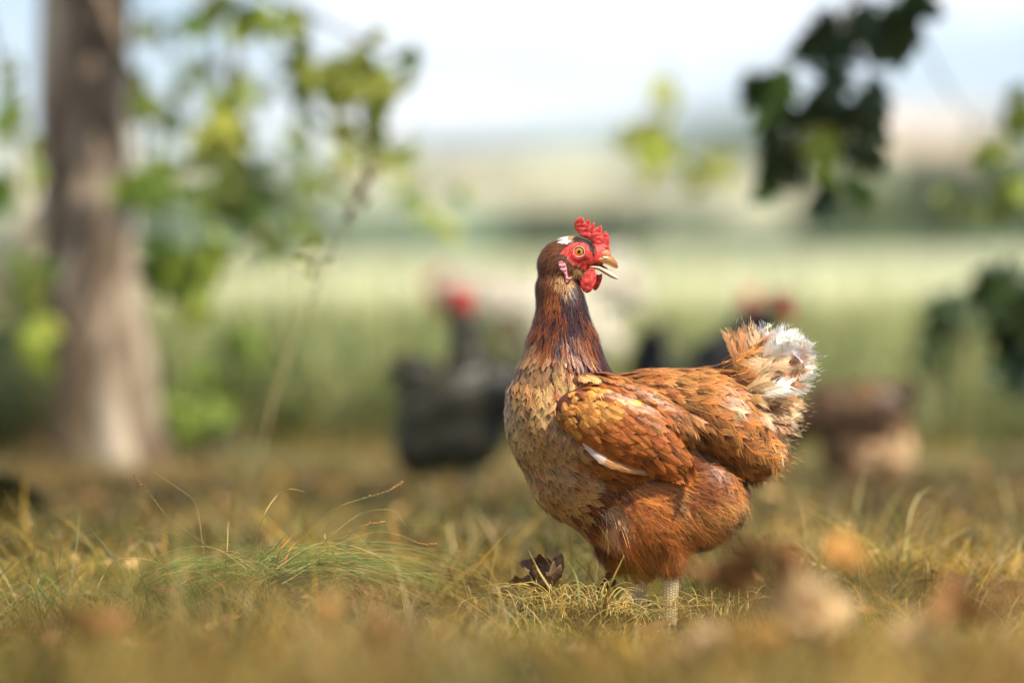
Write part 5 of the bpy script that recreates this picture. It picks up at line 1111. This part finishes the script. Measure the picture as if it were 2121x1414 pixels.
# ------------------------------------------------------------------ small brown leaf litter caught in the grass
def litter():
    r = np.random.default_rng(404); n = 5200; y = -2.6 + 8 * r.random(n) ** 1.3; x = r.uniform(-1, 1, n) * ((y + D0) * .115 + .25); k = (vnoise(x + 8, y + 2, .22) > .45) | (r.random(n) < .15)
    x, y = x[k], y[k]; n = len(x); P = np.stack([x, y, g(x, y) + r.uniform(.004, .026, n)], 1)
    a = r.normal(0, 1, (n, 3)) * [1, 1, .35]; a /= np.linalg.norm(a, axis=1)[:, None]; b = np.cross(a, r.normal(0, .5, (n, 3)) + [0, 0, 1]); b /= np.linalg.norm(b, axis=1)[:, None]; c = np.cross(a, b)
    l_ = r.lognormal(math.log(.010), .4, (n, 1)); w_ = l_ * r.uniform(.25, .5, (n, 1)); cu_ = r.uniform(-.5, .5, (n, 1)) * l_
    V = np.stack([P - a * l_, P - a * l_ * .3 + b * w_ + c * cu_ * .4, P + a * l_ * .4 + b * w_ * .8 + c * cu_ * .5, P + a * l_ + c * cu_, P + a * l_ * .4 - b * w_ * .8 + c * cu_ * .8, P - a * l_ * .3 - b * w_], 1).reshape(-1, 3)
    o = np.arange(n)[:, None] * 6; F = np.concatenate([o + [0, 1, 2, 5], o + [5, 2, 3, 4]]); pal = np.array([L(92, 60, 34), L(128, 86, 46), L(70, 46, 30), L(160, 118, 66), L(196, 158, 104)])
    C = (pal[r.integers(0, 5, n)] * (1 + r.normal(0, .15, (n, 1)))).repeat(6, 0); tag(link('leaf_litter', mesh('leaf_litter', V, F, np.clip(C, .01, .9)), mat=M_bl), 'small brown leaf litter strewn through the grass', 'leaf litter', kind='stuff')
litter()

# ------------------------------------------------------------------ air
def haze():
    x0, x1, y0, y1, z0, z1 = -1150, 1150, -70, 2600, -8, 90
    V = [(x, y, z) for x in (x0, x1) for y in (y0, y1) for z in (z0, z1)]
    F = [(0, 1, 3, 2), (4, 6, 7, 5), (0, 4, 5, 1), (2, 3, 7, 6), (0, 2, 6, 4), (1, 5, 7, 3)]
    m = bpy.data.materials.new('haze'); m.use_nodes = True; t = m.node_tree; t.nodes.clear(); o = t.nodes.new('ShaderNodeOutputMaterial'); v = t.nodes.new('ShaderNodeVolumePrincipled')
    v.inputs['Color'].default_value = (.92, .95, 1, 1); v.inputs['Density'].default_value = HAZE; v.inputs['Anisotropy'].default_value = .2
    t.links.new(v.outputs[0], o.inputs['Volume']); h = link('haze', mesh('haze', V, F, smooth=False), mat=m); tag(h, 'thin pale summer haze over the fields', kind='stuff')
HAZE = 0.0002
haze()

# ------------------------------------------------------------------ unseen overhead tree added, leaf clusters placed to shade chosen patches of grass
def shade_tree():
    r = np.random.default_rng(91); zt = 2.3; ox = SUN.x / SUN.z * zt; oy = SUN.y / SUN.z * zt
    base = np.array([4.2, -3.2, float(g(4.2, -3.2))]); root = empty('tree', tuple(base), 'unseen tree added at the right, its leaf clusters placed to shade the grass', 'tree')
    T = []
    for x, y, q in [(-1.05, 1.3, .3), (-.8, 2.0, .3), (1.25, 1.6, .3), (-.75, -2.0, .22), (.75, -2.0, .18), (-.42, -2.5, .2), (.42, -2.4, .14), (-.55, -1.5, .18), (.62, -1.25, .15), (-.75, -.7, .2), (-.95, .1, .2), (.95, -.3, .18), (1.0, .5, .25), (-.7, .75, .2), (0.1, 1.35, .24), (.7, 1.3, .26)]: T.append((x, y, q))
    for gxx in np.arange(-1.9, 2.0, .62):
        for gyy in np.arange(1.9, 5.0, .62):
            if math.hypot(gxx + .85, gyy - 4.4) < .85: continue
            if r.random() < .72: T.append((gxx + r.normal(0, .12), gyy + r.normal(0, .12), r.uniform(.22, .34)))
    cs = [(x + ox + r.normal(0, .02), y + oy, zt + r.uniform(-.12, .12), q) for x, y, q in T]
    n = int(sum(1500 * c_[3] ** 1.5 for c_ in cs) * 1.6); V, F, C = leaf_cloud(n, r, 1, cs, .045, [L(104, 124, 44), L(84, 104, 36)])
    tag(link('crown', mesh('crown', V, F, C, smooth=False), root, M_leafbg), kind='stuff')
    V, F = tube(spline([base, base + [.05, 0, 1], base + [-.1, .1, 2.1], base + [-.2, .3, 3.2]], 20), np.linspace(.17, .09, 20), 16); link('trunk', mesh('trunk', V, F), root, M_bark)
    for k in range(0, len(cs), 3):
        c_ = np.array(cs[k][:3]); a0 = base + [-.1, .1, 2.2]; V, F = tube(spline([a0, (a0 * .5 + c_ * .5) + [0, 0, .25], c_], 10), np.linspace(.035, .006, 10), 6); link('limb', mesh('limb', V, F), root, M_bark)
shade_tree()
